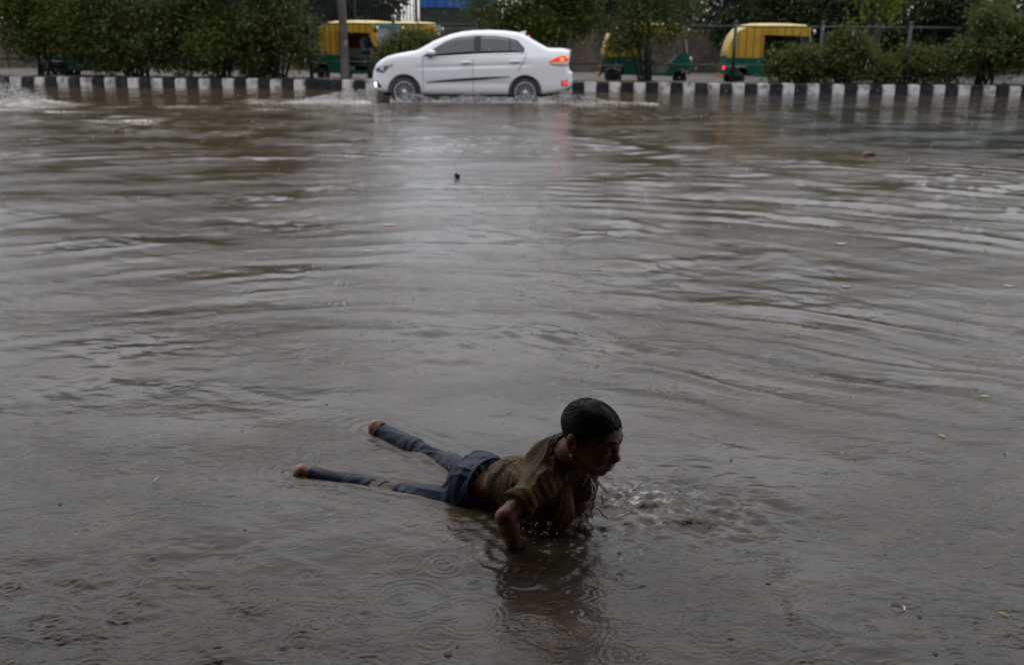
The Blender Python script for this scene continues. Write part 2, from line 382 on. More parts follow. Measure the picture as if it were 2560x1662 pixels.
def water_material():
    m = bpy.data.materials.new('muddy_water'); m.use_nodes = True; n = m.node_tree; b = n.nodes['Principled BSDF']; L = n.links
    tc = n.nodes.new('ShaderNodeTexCoord')
    def noise(scale, detail=4, sc=(1, 1, 1), rough=0.55):
        mp = n.nodes.new('ShaderNodeMapping'); mp.inputs['Scale'].default_value = sc
        t = n.nodes.new('ShaderNodeTexNoise'); t.inputs['Scale'].default_value = scale; t.inputs['Detail'].default_value = detail; t.inputs['Roughness'].default_value = rough
        L.new(tc.outputs['Object'], mp.inputs['Vector']); L.new(mp.outputs[0], t.inputs['Vector']); return t.outputs['Fac']
    def rng(v, a, b_, c, d):
        r = n.nodes.new('ShaderNodeMapRange'); r.inputs['From Min'].default_value = a; r.inputs['From Max'].default_value = b_
        r.inputs['To Min'].default_value = c; r.inputs['To Max'].default_value = d; L.new(v, r.inputs['Value']); return r.outputs[0]
    def mix(f, a, c):
        x = n.nodes.new('ShaderNodeMix'); x.data_type = 'RGBA'
        L.new(f, x.inputs[0])
        for s, v in ((6, a), (7, c)):
            if isinstance(v, tuple): x.inputs[s].default_value = (*v, 1)
            else: L.new(v, x.inputs[s])
        return x.outputs[2]
    silt = mix(rng(noise(1.3, 6, (1, 1.5, 1)), 0.35, 0.68, 0, 1), (0.066, 0.046, 0.028), (0.044, 0.034, 0.023))
    silt = mix(rng(noise(6.0, 6, (1, 1.6, 1)), 0.52, 0.72, 0, 1), silt, (0.098, 0.061, 0.032))
    at = n.nodes.new('ShaderNodeAttribute'); at.attribute_name = 'foam'
    fm = n.nodes.new('ShaderNodeMath'); fm.operation = 'MULTIPLY'; fm.use_clamp = True
    L.new(at.outputs['Fac'], fm.inputs[0]); L.new(rng(noise(18, 6), 0.38, 0.62, 0.25, 1.25), fm.inputs[1])
    col = mix(fm.outputs[0], silt, (0.66, 0.62, 0.57))
    L.new(col, b.inputs['Base Color'])
    ro = rng(noise(0.42, 3, (1, 1.4, 1)), 0.40, 0.62, 0.035, 0.085)
    ad = n.nodes.new('ShaderNodeMath'); ad.operation = 'MULTIPLY_ADD'; ad.inputs[1].default_value = 0.45
    L.new(fm.outputs[0], ad.inputs[0]); L.new(ro, ad.inputs[2]); L.new(ad.outputs[0], b.inputs['Roughness'])
    b.inputs['IOR'].default_value = 1.333; b.inputs['Specular IOR Level'].default_value = 0.5
    b1 = n.nodes.new('ShaderNodeBump'); b1.inputs['Distance'].default_value = 0.0046; L.new(noise(26, 5, (1, 1.7, 1), 0.6), b1.inputs['Height'])
    b2 = n.nodes.new('ShaderNodeBump'); b2.inputs['Distance'].default_value = 0.007; L.new(noise(7, 4, (1, 2.2, 1), 0.6), b2.inputs['Height'])
    gust = rng(noise(0.9, 3, (1, 1.3, 1)), 0.40, 0.60, 0.25, 1.0)
    b3 = n.nodes.new('ShaderNodeBump'); b3.inputs['Distance'].default_value = 0.0012; L.new(noise(75, 3, (1, 1.5, 1), 0.6), b3.inputs['Height'])
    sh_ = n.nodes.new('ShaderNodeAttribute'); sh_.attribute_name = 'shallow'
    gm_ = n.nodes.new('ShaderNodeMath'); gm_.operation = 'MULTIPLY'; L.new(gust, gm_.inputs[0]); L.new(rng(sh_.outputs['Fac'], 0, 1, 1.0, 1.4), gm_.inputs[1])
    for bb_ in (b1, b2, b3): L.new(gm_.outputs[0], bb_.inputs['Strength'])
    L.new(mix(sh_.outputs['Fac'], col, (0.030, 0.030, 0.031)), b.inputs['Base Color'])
    L.new(b3.outputs[0], b1.inputs['Normal']); L.new(b1.outputs[0], b2.inputs['Normal']); L.new(b2.outputs[0], b.inputs['Normal'])
    return m
water = np_mesh('water', WV, remap[quads], water_material())
fa = water.data.attributes.new('foam', 'FLOAT', 'POINT'); fa.data.foreach_set('value', np.clip(foam.ravel()[used], 0, 1).astype(np.float32))
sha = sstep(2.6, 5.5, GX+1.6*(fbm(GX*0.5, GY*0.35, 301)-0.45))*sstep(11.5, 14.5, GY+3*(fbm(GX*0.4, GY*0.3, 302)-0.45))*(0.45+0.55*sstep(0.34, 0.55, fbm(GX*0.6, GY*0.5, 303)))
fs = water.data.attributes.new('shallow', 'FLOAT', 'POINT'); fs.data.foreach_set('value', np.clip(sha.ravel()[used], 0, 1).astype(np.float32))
tag(water, 'muddy grey brown flood water rippled by rain across the whole road', kind='structure')

# ---- the ground under the water and beyond, one sheet to the horizon
asphalt = mat('wet_asphalt', (0.05, 0.05, 0.052), 0.25, noise=(1.5, (0.075, 0.07, 0.065), 0.4, 0.65))
gx = np.array([-400, -60, -30, -10, 0, 10, 30, 60, 400.]); gy = np.array([-120, -20, 0, 2, 10, 22, 27, 60, 500.]); gz = np.array([-.16, -.16, -.16, -.15, -.11, -.075, -.07, -.06, -.06])
gv = [(x, y, z) for y, z in zip(gy, gz) for x in gx]; gi = np.arange(len(gv)).reshape(len(gy), len(gx))
tag(np_mesh('ground', gv, np.stack([gi[:-1, :-1], gi[:-1, 1:], gi[1:, 1:], gi[1:, :-1]], -1).reshape(-1, 4), asphalt), 'wet asphalt roadbed under the flood water', kind='structure')

# ---- kerb of painted stones, each stone its own block
kerb = empty('kerb', (0, kerb_y(0), 0)); tag(kerb, 'black and white painted kerb stones along the planted strip', kind='structure')
white_p = mat('kerb_white_paint', (0.60, 0.58, 0.55), 0.55, noise=(5, (0.20, 0.155, 0.13), 0.47, 0.68), bump=(25, 0.01), rnd=True)
black_p = mat('kerb_black_paint', (0.012, 0.012, 0.014), 0.40, noise=(6, (0.05, 0.045, 0.04), 0.50, 0.72), bump=(25, 0.01), rnd=True)
ka = math.atan(-0.0447); P = 0.653/2
def kerb_block(seed):
    r = random.Random(seed); b = MB(); L, D, Hh = P-0.012, 0.24, 0.42
    bm_ = b.box((0, 0, 0), (L, D, Hh)); return b
kmesh = {}
for kind, mm in (('w', white_p), ('b', black_p)):
    for s in range(3):
        o = kerb_block(s).build('kerb_block', mm, None, bevel=0.018+0.006*s); kmesh[kind, s] = o.data; COL.objects.unlink(o); bpy.data.objects.remove(o)
x0w = -13.622
for i in range(-14, 98):
    x = x0w + i*P; white = (i % 2 == 0) and i != 26
    o = bpy.data.objects.new('kerb_block', kmesh['w' if white else 'b', i % 3]); link(o, kerb)
    o.location = (x, kerb_y(x)+0.12-kerb_y(0)+random.uniform(-.012, .012), 0.042+random.uniform(-.012, .010)); o.rotation_euler = (random.uniform(-.03, .03), random.uniform(-.012, .012), ka+random.uniform(-.02, .02))

# ---- planted strip and the lane behind it
soil = mat('wet_soil', (0.085, 0.065, 0.048), 0.75, noise=(2.2, (0.05, 0.045, 0.03), 0.4, 0.65), bump=(9, 0.05))
nxs, nys = 90, 8; sv = []
for j in range(nys):
    for i in range(nxs):
        x = -24+48*i/(nxs-1); t = j/(nys-1); y = kerb_y(x)+0.22+1.35*t
        sv.append((x, y, 0.20+0.06*math.sin(t*3.1)+random.uniform(-.025, .025)-(0.16 if t > 0.95 else 0)))
si = np.arange(len(sv)).reshape(nys, nxs)
tag(np_mesh('planted_strip', sv, np.stack([si[:-1, :-1], si[:-1, 1:], si[1:, 1:], si[1:, :-1]], -1).reshape(-1, 4), soil), 'strip of wet soil behind the kerb stones', kind='structure')
lane = mat('wet_concrete_lane', (0.30, 0.29, 0.275), 0.16, noise=(0.9, (0.20, 0.185, 0.165), 0.42, 0.62), bump=(5, 0.012))
lv = [(-40, 28.9, 0.055), (40, 28.2, 0.055), (40, 40.6, 0.06), (-40, 40.6, 0.06)]
tag(np_mesh('service_lane', lv, [(0, 1, 2, 3)], lane, smooth=False), 'pale wet service lane behind the planted strip', kind='structure')

# ---- unseen deck added behind and above the camera to shade boy and near water
conc = mat('shade_deck_concrete', (0.22, 0.21, 0.20), 0.8, noise=(0.8, (0.13, 0.125, 0.12), 0.4, 0.7))
fo = MB().box((0, -7.9, 5.0), (70, 22.6, 0.9)).box((0, 3.55, 5.35), (70, 0.35, 1.5)).build('shade_deck', conc, None)
for x in (-14, 0, 14): MB().box((x, -8, 2.2), (2.4, 2.0, 4.75)).build('shade_deck_pier', conc, fo, bevel=0.15)
MB().box((0, -19.3, 2.2), (70, 0.4, 4.75)).build('shade_deck_wall', conc, fo)
tag(fo, 'unseen concrete deck on square piers, added behind the camera for shade', 'shade_deck', kind='structure')
# ================================================================== BEHIND THE KERB
# ---- boundary wall with an iron fence on top
stone = mat('boundary_wall_plaster', (0.085, 0.062, 0.044), 0.8, noise=(1.8, (0.04, 0.03, 0.025), 0.35, 0.62), bump=(6, 0.05))
cop = mat('wall_coping', (0.085, 0.075, 0.065), 0.8, noise=(3, (0.05, 0.045, 0.04), 0.4, 0.6))
iron = mat('black_iron', (0.012, 0.013, 0.014), 0.5)
WYY = 40.5
wall = empty('boundary_wall', (0, WYY, 0)); tag(wall, 'stained brown boundary wall behind the parked autorickshaws', 'wall')
for i in range(16):
    x = -32+4.0*i+2; MB().box((x, 0.0, 0.80), (3.985, 0.30, 1.56)).build('wall_panel', stone, wall, bevel=0.02)
for i in range(17):
    MB().box((-32+4.0*i, -0.04, 0.84), (0.42, 0.42, 1.64)).build('pilaster', stone, wall, bevel=0.02)
MB().box((0, 0, 1.64), (64.6, 0.40, 0.11)).build('coping', cop, wall, bevel=0.015)
fence = empty('iron_fence', (0, WYY, 1.69)); tag(fence, 'black iron bar fence standing on the boundary wall', 'fence')
pm = None
for i in range(28):
    x = -32+2.35*i
    o = MB().box((0, 0, 0.95), (0.10, 0.10, 1.9)).build('post', iron, fence) if pm is None else link(bpy.data.objects.new('post', pm), fence)
    pm = o.data; o.location = (x, 0, 0)
for z in (0.16, 1.62): MB().box((0, 0, z), (64, 0.035, 0.05)).build('rail', iron, fence)
bm1 = MB().box((0, 0, 0.92), (0.030, 0.030, 1.8)).build('bar', iron, fence); bm1.location.x = -16.9
for i in range(1, 260):
    o = link(bpy.data.objects.new('bar', bm1.data), fence); o.location = (-16.9+0.13*i, 0, 0)

# ---- things glimpsed over the wall
def slab_house(name, label, X0, X1, Y, Hh, m, extra):
    h = empty(name, ((X0+X1)/2, Y, 0)); tag(h, label, 'building')
    MB().box((0, 2.0, Hh/2), (X1-X0, 4.0, Hh)).build('wall', m, h, bevel=0.03); extra(h, X1-X0, Hh); return h
whitewash = mat('white_sheet_cladding', (0.72, 0.72, 0.72), 0.5, noise=(1.5, (0.55, 0.55, 0.56), 0.4, 0.7))
teal = mat('teal_awning', (0.02, 0.22, 0.17), 0.5, noise=(4, (0.015, 0.15, 0.12), 0.4, 0.6))
greyp = mat('grey_steel_column', (0.16, 0.17, 0.17), 0.5)
def white_extra(h, wd, Hh):
    for i in range(14):
        MB().box((-wd/2+wd*(i+0.5)/14, -0.03, Hh/2), (wd/14-0.07, 0.06, Hh-0.3)).build('cladding_sheet', whitewash, h)
    MB().prism([(-wd/2-0.3, 2.95), (wd/2+0.5, 2.15), (wd/2+0.5, 1.75), (-wd/2-0.3, 2.15)], -0.95, -0.2).build('awning', teal, h)
    for x in (-0.35, 1.0): MB().tube([(x, -1.0, 0), (x, -1.0, Hh)], 0.20, 10).build('column', greyp, h, smooth=True)
    MB().box((-wd/4, -0.10, 3.4), (wd/2.4, 0.05, 0.09)).build('sill', greyp, h)
slab_house('white_shed', 'white clad shed with a teal awning seen above the wall', -12.0, -8.2, 52, 6.5, whitewash, white_extra)
blue = mat('blue_tarpaulin', (0.01, 0.10, 0.42), 0.4, noise=(2, (0.015, 0.16, 0.55), 0.35, 0.65))
blued = mat('blue_tarpaulin_seam', (0.008, 0.05, 0.22), 0.5)
def blue_extra(h, wd, Hh):
    for i in range(9):
        MB().box((-wd/2+wd*(i+0.5)/9, -0.04, Hh/2+1.4), (wd/9-0.03, 0.07, Hh-2.7)).build('tarpaulin_sheet', blue, h, bevel=0.01)
slab_house('blue_shelter', 'blue tarpaulin walled shelter behind the iron fence', -4.9, -0.9, 54, 5.6, mat('olive_shelter_base', (0.045, 0.055, 0.03), 0.8, noise=(3, (0.02, 0.03, 0.015), 0.4, 0.6)), blue_extra)  # dark olive wall box stands in for the greenery below the tarpaulin

# ---- foliage
def quad_leaves(P_, L_, W_, rng, droop=0.0):
    n = len(P_); d = rng.normal(size=(n, 3)); d[:, 2] = d[:, 2]*0.7-droop; d /= np.linalg.norm(d, axis=1)[:, None]
    s = np.cross(d, rng.normal(size=(n, 3))); s /= np.maximum(np.linalg.norm(s, axis=1), 1e-6)[:, None]
    sc = (0.6+0.8*rng.random(n))[:, None]
    nn = np.cross(d, s)
    v = np.stack([P_, P_+d*L_*0.45*sc+s*W_*0.5*sc+nn*L_*0.06, P_+d*L_*sc, P_+d*L_*0.45*sc-s*W_*0.5*sc+nn*L_*0.06], 1).reshape(-1, 3)
    return v, np.arange(4*n).reshape(n, 4)
def crown_points(blobs, n, rng, clump=0.12, per=14, shell=0.4):
    bl = np.array(blobs, float); vol = bl[:, 3]*bl[:, 4]*bl[:, 5]; nc = max(1, n//per)
    pick = rng.choice(len(bl), nc, p=vol/vol.sum()); d = rng.normal(size=(nc, 3)); d /= np.linalg.norm(d, axis=1)[:, None]
    rr = rng.random(nc)**shell*(0.82+0.3*rng.random(nc)); c = bl[pick, :3]+d*rr[:, None]*bl[pick, 3:6]
    p = np.repeat(c, per, 0)+rng.normal(size=(nc*per, 3))*clump
    return p
def plant(name, label, cat, loc, blobs, nleaf, leaf, lm, seed, stems, bark, group=None, clump=0.12, droop=0.1, per=14, shell=0.4, crown='crown', trunk='trunk'):
    """blobs and stems are relative to loc; stems = list of (points, radii)"""
    rng = np.random.default_rng(seed); t = empty(name, loc); tag(t, label, cat, group)
    st = MB()
    for pts, rad in stems: st.tube(pts, rad, 7)
    st.build(trunk, bark, t, smooth=True)
    p = crown_points(blobs, nleaf, rng, clump, per, shell); p[:, 2] = np.maximum(p[:, 2], 0.08)
    v, f = quad_leaves(p, leaf[0], leaf[1], rng, droop)
    np_mesh(crown, v, f, lm, t, smooth=False)
    return t
bark = mat('bark', (0.045, 0.035, 0.026), 0.85, bump=(20, 0.03))
L_shrub = leaf_mat('shrub_leaf', (0.036, 0.053, 0.013), (0.118, 0.158, 0.030))
L_olive = leaf_mat('olive_shrub_leaf', (0.040, 0.054, 0.018), (0.110, 0.138, 0.038))
L_low = leaf_mat('low_bush_leaf', (0.046, 0.058, 0.018), (0.115, 0.135, 0.036))
L_dark = leaf_mat('dark_tree_leaf', (0.016, 0.024, 0.012), (0.045, 0.060, 0.024), 0.25)
L_teal = leaf_mat('bluish_tree_leaf', (0.016, 0.030, 0.024), (0.04, 0.065, 0.045), 0.25)
L_bright = leaf_mat('bright_tree_leaf', (0.075, 0.12, 0.018), (0.16, 0.23, 0.035), 0.45)
def shrub(label, x, y, wd, ht, dp, seed, lm=L_shrub, n=8000, low=0.28, group='roadside shrubs', leaf=(0.135, 0.048), name='shrub', clump=0.13, extra=()):
    r = random.Random(seed); blobs = []; stems = []
    n = int(n*1.8)
    for i in range(16):
        a = r.uniform(-1, 1); z = ht*(low+0.12+(0.86-low)*r.random()); q = 1-0.45*abs(a)
        blobs.append((a*wd*0.36, r.uniform(-0.3, 0.3)*dp, z*q+0.1, wd*r.uniform(0.15, 0.24), dp*0.38, ht*r.uniform(0.12, 0.20)))
    blobs += list(extra)
    for i in range(5):
        a = (i-2)*0.07; b = blobs[i]
        stems.append(([(a, 0, 0), (a*1.6+b[0]*0.25, b[1]*0.3, ht*0.3), (b[0]*0.9, b[1], b[2])], [0.045, 0.03, 0.010]))
    return plant(name, label, 'shrub', (x, y, 0.20), blobs, n, leaf, lm, seed, stems, bark, group, clump, 0.25, crown='foliage', trunk='stems')
sy = lambda x: kerb_y(x)+0.85
for a in [(-16.6, 3.2, 3.0, 'tall shrub cut off at the left edge of the photo', L_shrub),
          (-13.2, 3.3, 3.1, 'tall dark shrub at the far left hiding a pale roofed autorickshaw', L_shrub),
          (-10.5, 3.0, 3.3, 'tall shrub third from the lamp post on its left', L_olive),
          (-8.1, 3.0, 3.2, 'tall shrub with bright tips, second to the left of the lamp post', L_shrub)]:
    shrub(a[3], a[0], sy(a[0]), a[1]*1.15, a[2], 1.5, int(a[0]*-31), a[4], 13500, 0.04)
shrub('broad olive shrub just left of the yellow autorickshaw by the lamp post', -6.5, sy(-6.5), 2.3, 2.9, 1.4, 401, L_olive, 11000, 0.05)
shrub('loose green bush showing above the bonnet of the white car', -2.75, sy(-2.75)+0.15, 2.1, 1.45, 1.0, 402, L_low, 3200, 0.35)
shrub('big spreading shrub right behind the boot of the white car', 1.0, sy(1.0), 3.6, 3.2, 1.5, 403, L_shrub, 11000, 0.22, extra=[(-1.3, 0, 2.35, 1.0, .5, .5), (0.2, 0, 2.6, 1.3, .6, .5), (-2.0, 0, 2.1, .7, .4, .35)])
shrub('arching shrub drooping over the half hidden autorickshaw', 3.6, sy(3.6), 3.0, 3.0, 1.4, 404, L_olive, 3300, 0.30, extra=[(0.2, 0, 2.35, 1.6, .5, .45), (-0.7, 0, 2.5, 1.2, .5, .4), (0.9, 0, 2.15, .9, .4, .25)])
shrub('low olive bush in front of the rightmost autorickshaw', 7.85, sy(7.85), 1.7, 0.95, 1.0, 405, L_low, 2400, 0.10)
shrub('low bush with reddish tips right of the rightmost autorickshaw', 8.9, sy(8.9), 1.8, 1.25, 1.0, 406, L_low, 4000, 0.12)
shrub('smallest low bush between two low bushes and the large right shrub', 10.5, sy(10.5), 1.5, 1.0, 0.9, 407, L_low, 2900, 0.15)
shrub('large dark rounded shrub near the right edge', 12.6, sy(12.6), 3.2, 2.15, 1.5, 408, L_olive, 9000, 0.15)
shrub('dark shrub cut off at the right edge of the photo', 15.3, sy(15.3), 3.0, 2.5, 1.5, 409, L_shrub, 8000, 0.15)

def tree(label, x, y, ht, spread, seed, lm, n=8000, low=0.25, leaf=(0.26, 0.13), extra=(), group='trees behind the wall'):
    r = random.Random(seed); blobs = []
    n = int(n*1.5)
    for i in range(26):
        a = r.uniform(0, 6.28); q = math.sqrt(r.random()); z = ht*(low+(0.95-low)*r.random())
        s = 1-0.5*max(0, (z/ht-0.6)/0.4)
        blobs.append((math.cos(a)*q*spread*s, math.sin(a)*q*spread*0.6*s, z, spread*r.uniform(.28, .42), spread*r.uniform(.25, .35), ht*r.uniform(.09, .15)))
    blobs += list(extra)
    stems = [([(0, 0, -0.1), (r.uniform(-.15, .15), 0, ht*0.3), (r.uniform(-.3, .3), 0, ht*0.75)], [0.22, 0.17, 0.05])]
    for b in blobs[:8]: stems.append(([(0, 0, ht*0.28), (b[0]*0.5, b[1]*0.5, (ht*0.28+b[2])/2+0.2), b[:3]], [0.10, 0.06, 0.02]))
    return plant('tree', label, 'tree', (x, y, 0.0), blobs, n, leaf, lm, seed, stems, bark, group, 0.30, 0.25)
tree('dark tree standing between the white shed and the blue shelter', -7.0, 44.5, 5.8, 2.0, 501, L_dark, 9000, 0.16)
tree('dark tree behind the tall shrubs at the far left', -20.5, 44, 10.5, 4.2, 502, L_dark, 8000, 0.15)
tree('bluish green tree behind the left shrubs', -14.6, 45, 11.0, 4.0, 503, L_teal, 12000, 0.15)
tree('tall dark tree behind the shrubs left of the lamp post', -10.6, 46, 10.0, 2.6, 510, L_dark, 10000, 0.15)
tree('dark tree rising behind the arching shrub', 3.8, 44, 7.0, 3.2, 504, L_dark, 10000, 0.15)
tree('dark tree filling the gap left of the rightmost autorickshaw', 6.7, 47, 8.0, 2.8, 511, L_dark, 9000, 0.12)
tree('dense dark tree above the rightmost autorickshaw', 9.0, 44.5, 9.5, 4.0, 505, L_dark, 12000, 0.14)
tree('bluish dark tree behind the low bushes on the right', 14.8, 43.5, 9.5, 3.8, 506, L_teal, 12000, 0.10)
tree('dark tree behind the shrub at the right edge', 20.5, 44, 8.5, 4.0, 507, L_dark, 11000, 0.10)
tree('bright yellow green tree hanging over the low bushes on the right', 11.9, 34.6, 5.6, 1.5, 508, L_bright, 3600, 0.50, (0.15, 0.08), extra=[(0.05, 0, 2.25, .7, .5, .45), (0.2, 0, 1.5, .35, .3, .45)], group='trees in the lane')
tree('bright green tree in the top right corner', 17.3, 33.5, 5.8, 1.9, 509, L_bright, 4200, 0.42, (0.15, 0.08), group='trees in the lane')

for q, (x, lab) in enumerate(((9.6, 'tall dark hedge bush against the wall right of the rightmost autorickshaw'), (13.0, 'tall dark hedge bush against the wall behind the smallest low bush'), (16.6, 'tall dark hedge bush against the wall at the right edge'))):
    shrub(lab, x, 39.2, 4.2, 3.2, 1.3, 420+q, L_dark, 7000, 0.02, 'hedge bushes along the wall', (0.22, 0.10))
# ---- lamp post standing in the planted strip
steel = mat('weathered_steel_post', (0.085, 0.075, 0.075), 0.55, noise=(3, (0.055, 0.045, 0.042), 0.4, 0.65))
px_ = -4.62; lp = empty('lamp_post', (px_, kerb_y(px_)+0.55, 0.18)); tag(lp, 'weathered grey brown lamp post in front of the yellow autorickshaw', 'lamp post')
MB().tube([(0, 0, 0), (0, 0, 0.10), (-0.01, 0, 1.5), (-0.05, 0, 3.0), (-0.11, 0, 7.5)], [0.15, 0.125, 0.112, 0.105, 0.08], 12).build('pole', steel, lp, smooth=True)
MB().box((0, 0, 0.02), (0.36, 0.36, 0.06)).build('base_plate', steel, lp, bevel=0.01)
MB().tube([(-0.11, 0, 7.4), (-0.1, -0.7, 7.75), (-0.1, -1.6, 7.85)], [0.05, 0.045, 0.04], 8).build('arm', steel, lp, smooth=True)
MB().ball((-0.1, -1.9, 7.85), (0.13, 0.36, 0.07)).build('lamp_head', steel, lp, smooth=True)
MB().box((0.062, -0.082, 1.02), (0.07, 0.012, 0.13), rz=R_(35)).build('sticker', mat('pale_sticker', (0.35, 0.35, 0.37), 0.6), lp)

# ---- green post-and-rail fence in the planted strip
green_m = mat('dark_green_paint', (0.006, 0.030, 0.022), 0.4, noise=(6, (0.004, 0.018, 0.014), 0.4, 0.6))
gf = empty('green_railing', (0, 28.1, 0.2)); tag(gf, 'dark green post and rail fence running behind the shrubs', 'fence')
gm = None
for i in range(-2, 15):
    x = -12.48+2.3*i; y = -0.0447*x
    o = MB().tube([(0, 0, 0), (0, 0, 1.58)], 0.048, 10).ball((0, 0, 1.60), 0.055).build('post', green_m, gf, smooth=True) if gm is None else link(bpy.data.objects.new('post', gm), gf)
    gm = o.data; o.location = (x, y, 0)
for z in (0.50, 1.50): MB().tube([(-17.1, 0.0447*17.1, z), (19.7, -0.0447*19.7, z)], 0.022, 6).build('rail', green_m, gf, smooth=True)
# ================================================================== VEHICLES
# ---- white saloon car. local x: 0 at the front bumper, grows to the rear; y<0 faces the camera; z=0 is the water level
def zp(zx, zy): return ((zx-170)*0.002192, (795-zy)*0.002192)
top_pts = [(172, 640), (169, 560), (176, 515), (193, 470), (215, 430), (262, 388), (335, 350), (440, 324), (560, 302), (622, 292), (660, 278), (800, 200), (960, 138), (1080, 110), (1200, 97),
           (1350, 92), (1500, 96), (1640, 112), (1735, 150), (1850, 215), (1945, 262), (2010, 262), (2120, 268), (2168, 285), (2160, 360), (2150, 420), (2160, 470), (2192, 495), (2196, 590), (2165, 648),
           (2060, 690), (1890, 712), (1500, 722), (700, 722), (300, 705), (186, 690)]
CP = np.array([zp(*p) for p in top_pts])
def poly_sdf(X, Z):
    d = np.full(np.broadcast(X, Z).shape, 1e9); s = np.ones_like(d); n = len(CP); j = n-1
    for i in range(n):
        ax, az = CP[i]; bx, bz = CP[j]; ex, ez = bx-ax, bz-az; wx, wz = X-ax, Z-az
        t = np.clip((wx*ex+wz*ez)/(ex*ex+ez*ez), 0, 1); d = np.minimum(d, (wx-ex*t)**2+(wz-ez*t)**2)
        c1, c2, c3 = Z >= az, Z < bz, ex*wz > ez*wx
        s = np.where((c1 & c2 & c3) | (~c1 & ~c2 & ~c3), -s, s); j = i
    return s*np.sqrt(d)
BELT = 0.99
def half_w(X, Z):
    w = 0.865 - 0.26*np.clip((0.85-X)/0.85, 0, 1)**2.4 - 0.15*np.clip((X-3.55)/0.9, 0, 1)**2.2
    w = w - 0.40*np.clip(Z-BELT, 0, 1)**1.05 - 0.05*np.clip((0.42-Z)/0.3, 0, 1)**1.5 - 0.03*np.clip((Z-0.70)/0.3, 0, 1)**2
    zl = 0.775+0.035*(X-1.0)
    return w - 0.016*np.exp(-((Z-zl+0.035)/0.035)**2)*sstep(0.85, 1.3, X)*(1-sstep(3.2, 3.7, X)) - 0.02*np.exp(-((Z-0.42)/0.07)**2)*sstep(1.0, 1.4, X)*(1-sstep(2.9, 3.2, X))
FWX, RWX, WZC, RT = 0.735, 3.385, 0.232, 0.302
def smax(a, b, k):
    h = np.clip(0.5-0.5*(b-a)/k, 0, 1); return b*(1-h)+a*h+k*h*(1-h)
def car_sdf(X, Y, Z, P2=None):
    a = poly_sdf(X, Z) if P2 is None else P2
    d = smax(a, np.abs(Y)-half_w(X, Z), 0.11)
    for wx in (FWX, RWX):
        c = np.sqrt((X-wx)**2+(Z-WZC)**2)-0.365
        c = np.maximum(c, 0.60-np.abs(Y)); d = smax(d, -c, 0.012)
    return d
h = 0.0165; fx = Field((-0.06, -0.93, 0.06), (4.54, 0.93, 1.62), h)
X2, Z2 = np.meshgrid(fx.ax[0], fx.ax[2], indexing='ij'); p2 = poly_sdf(X2, Z2)[:, None, :]
fx.D = car_sdf(X2[:, None, :], fx.ax[1][None, :, None], Z2[:, None, :], p2).astype(np.float32)
cv, cf = fx.mesh()
car_white = mat('white_car_paint', (0.74, 0.75, 0.77), 0.22, coat=0.6)
tyre_m = mat('tyre_rubber', (0.016, 0.016, 0.017), 0.6); rim_m = mat('alloy_rim', (0.56, 0.57, 0.59), 0.35, 0.3); black_pl = mat('black_trim', (0.012, 0.012, 0.013), 0.35)
glass_m = mat('tinted_window_glass', (0.025, 0.032, 0.036), 0.05, spec=0.9); chrome = mat('chrome', (0.7, 0.7, 0.72), 0.12, 1.0)
CARX, CARY = -3.137, 23.31
car = empty('car', (CARX, CARY, 0), 0.0); tag(car, 'white saloon car with lit tail lamps driving left through the flood water', 'car')
np_mesh('body', cv, cf, car_white, car)
under = MB().box((2.2, 0, 0.26), (3.9, 1.15, 0.28)).build('underbody', black_pl, car)
def surf_y(X, Z, off):
    X = np.asarray(X, float); Z = np.asarray(Z, float); lo = np.full(X.shape, -1.1); hi = np.full(X.shape, -0.3)
    for _ in range(22):
        m_ = (lo+hi)/2; ins = car_sdf(X, m_, Z) < 0; hi = np.where(ins, m_, hi); lo = np.where(ins, lo, m_)
    return (lo+hi)/2-off
def side_patch(name, lower, upper, m, parent, off=0.006, nx=24, nz=8, both=True, smooth=True):
    """lower/upper: polylines in zoom pixels, same x-range; projected on the body side, a thin shell"""
    lo = np.array([zp(*p) for p in lower]); hi = np.array([zp(*p) for p in upper])
    xs = np.linspace(max(lo[0, 0], hi[0, 0]), min(lo[-1, 0], hi[-1, 0]), nx); v = []
    zl = np.interp(xs, lo[:, 0], lo[:, 1]); zh = np.interp(xs, hi[:, 0], hi[:, 1])
    X, T = np.meshgrid(xs, np.linspace(0, 1, nz), indexing='ij'); Z = zl[:, None]*(1-T)+zh[:, None]*T
    Y = surf_y(X, Z, off); Yb = Y+off+0.012
    V = np.concatenate([np.stack([X, Y, Z], -1).reshape(-1, 3), np.stack([X, Yb, Z], -1).reshape(-1, 3)])
    i = np.arange(nx*nz).reshape(nx, nz); q = np.stack([i[:-1, :-1], i[1:, :-1], i[1:, 1:], i[:-1, 1:]], -1).reshape(-1, 4)
    b = np.concatenate([i[0, :], i[1:, -1], i[-1, :-1][::-1], i[1:-1, 0][::-1]]); bb = np.roll(b, -1); N = nx*nz
    F = np.concatenate([q, (q+N)[:, ::-1], np.stack([b, bb, bb+N, b+N], 1)])
    o = np_mesh(name, V, F, m, parent, smooth)
    if both:
        V2 = V.copy(); V2[:, 1] *= -1; np_mesh(name, V2, F[:, ::-1], m, parent, smooth)
    return o
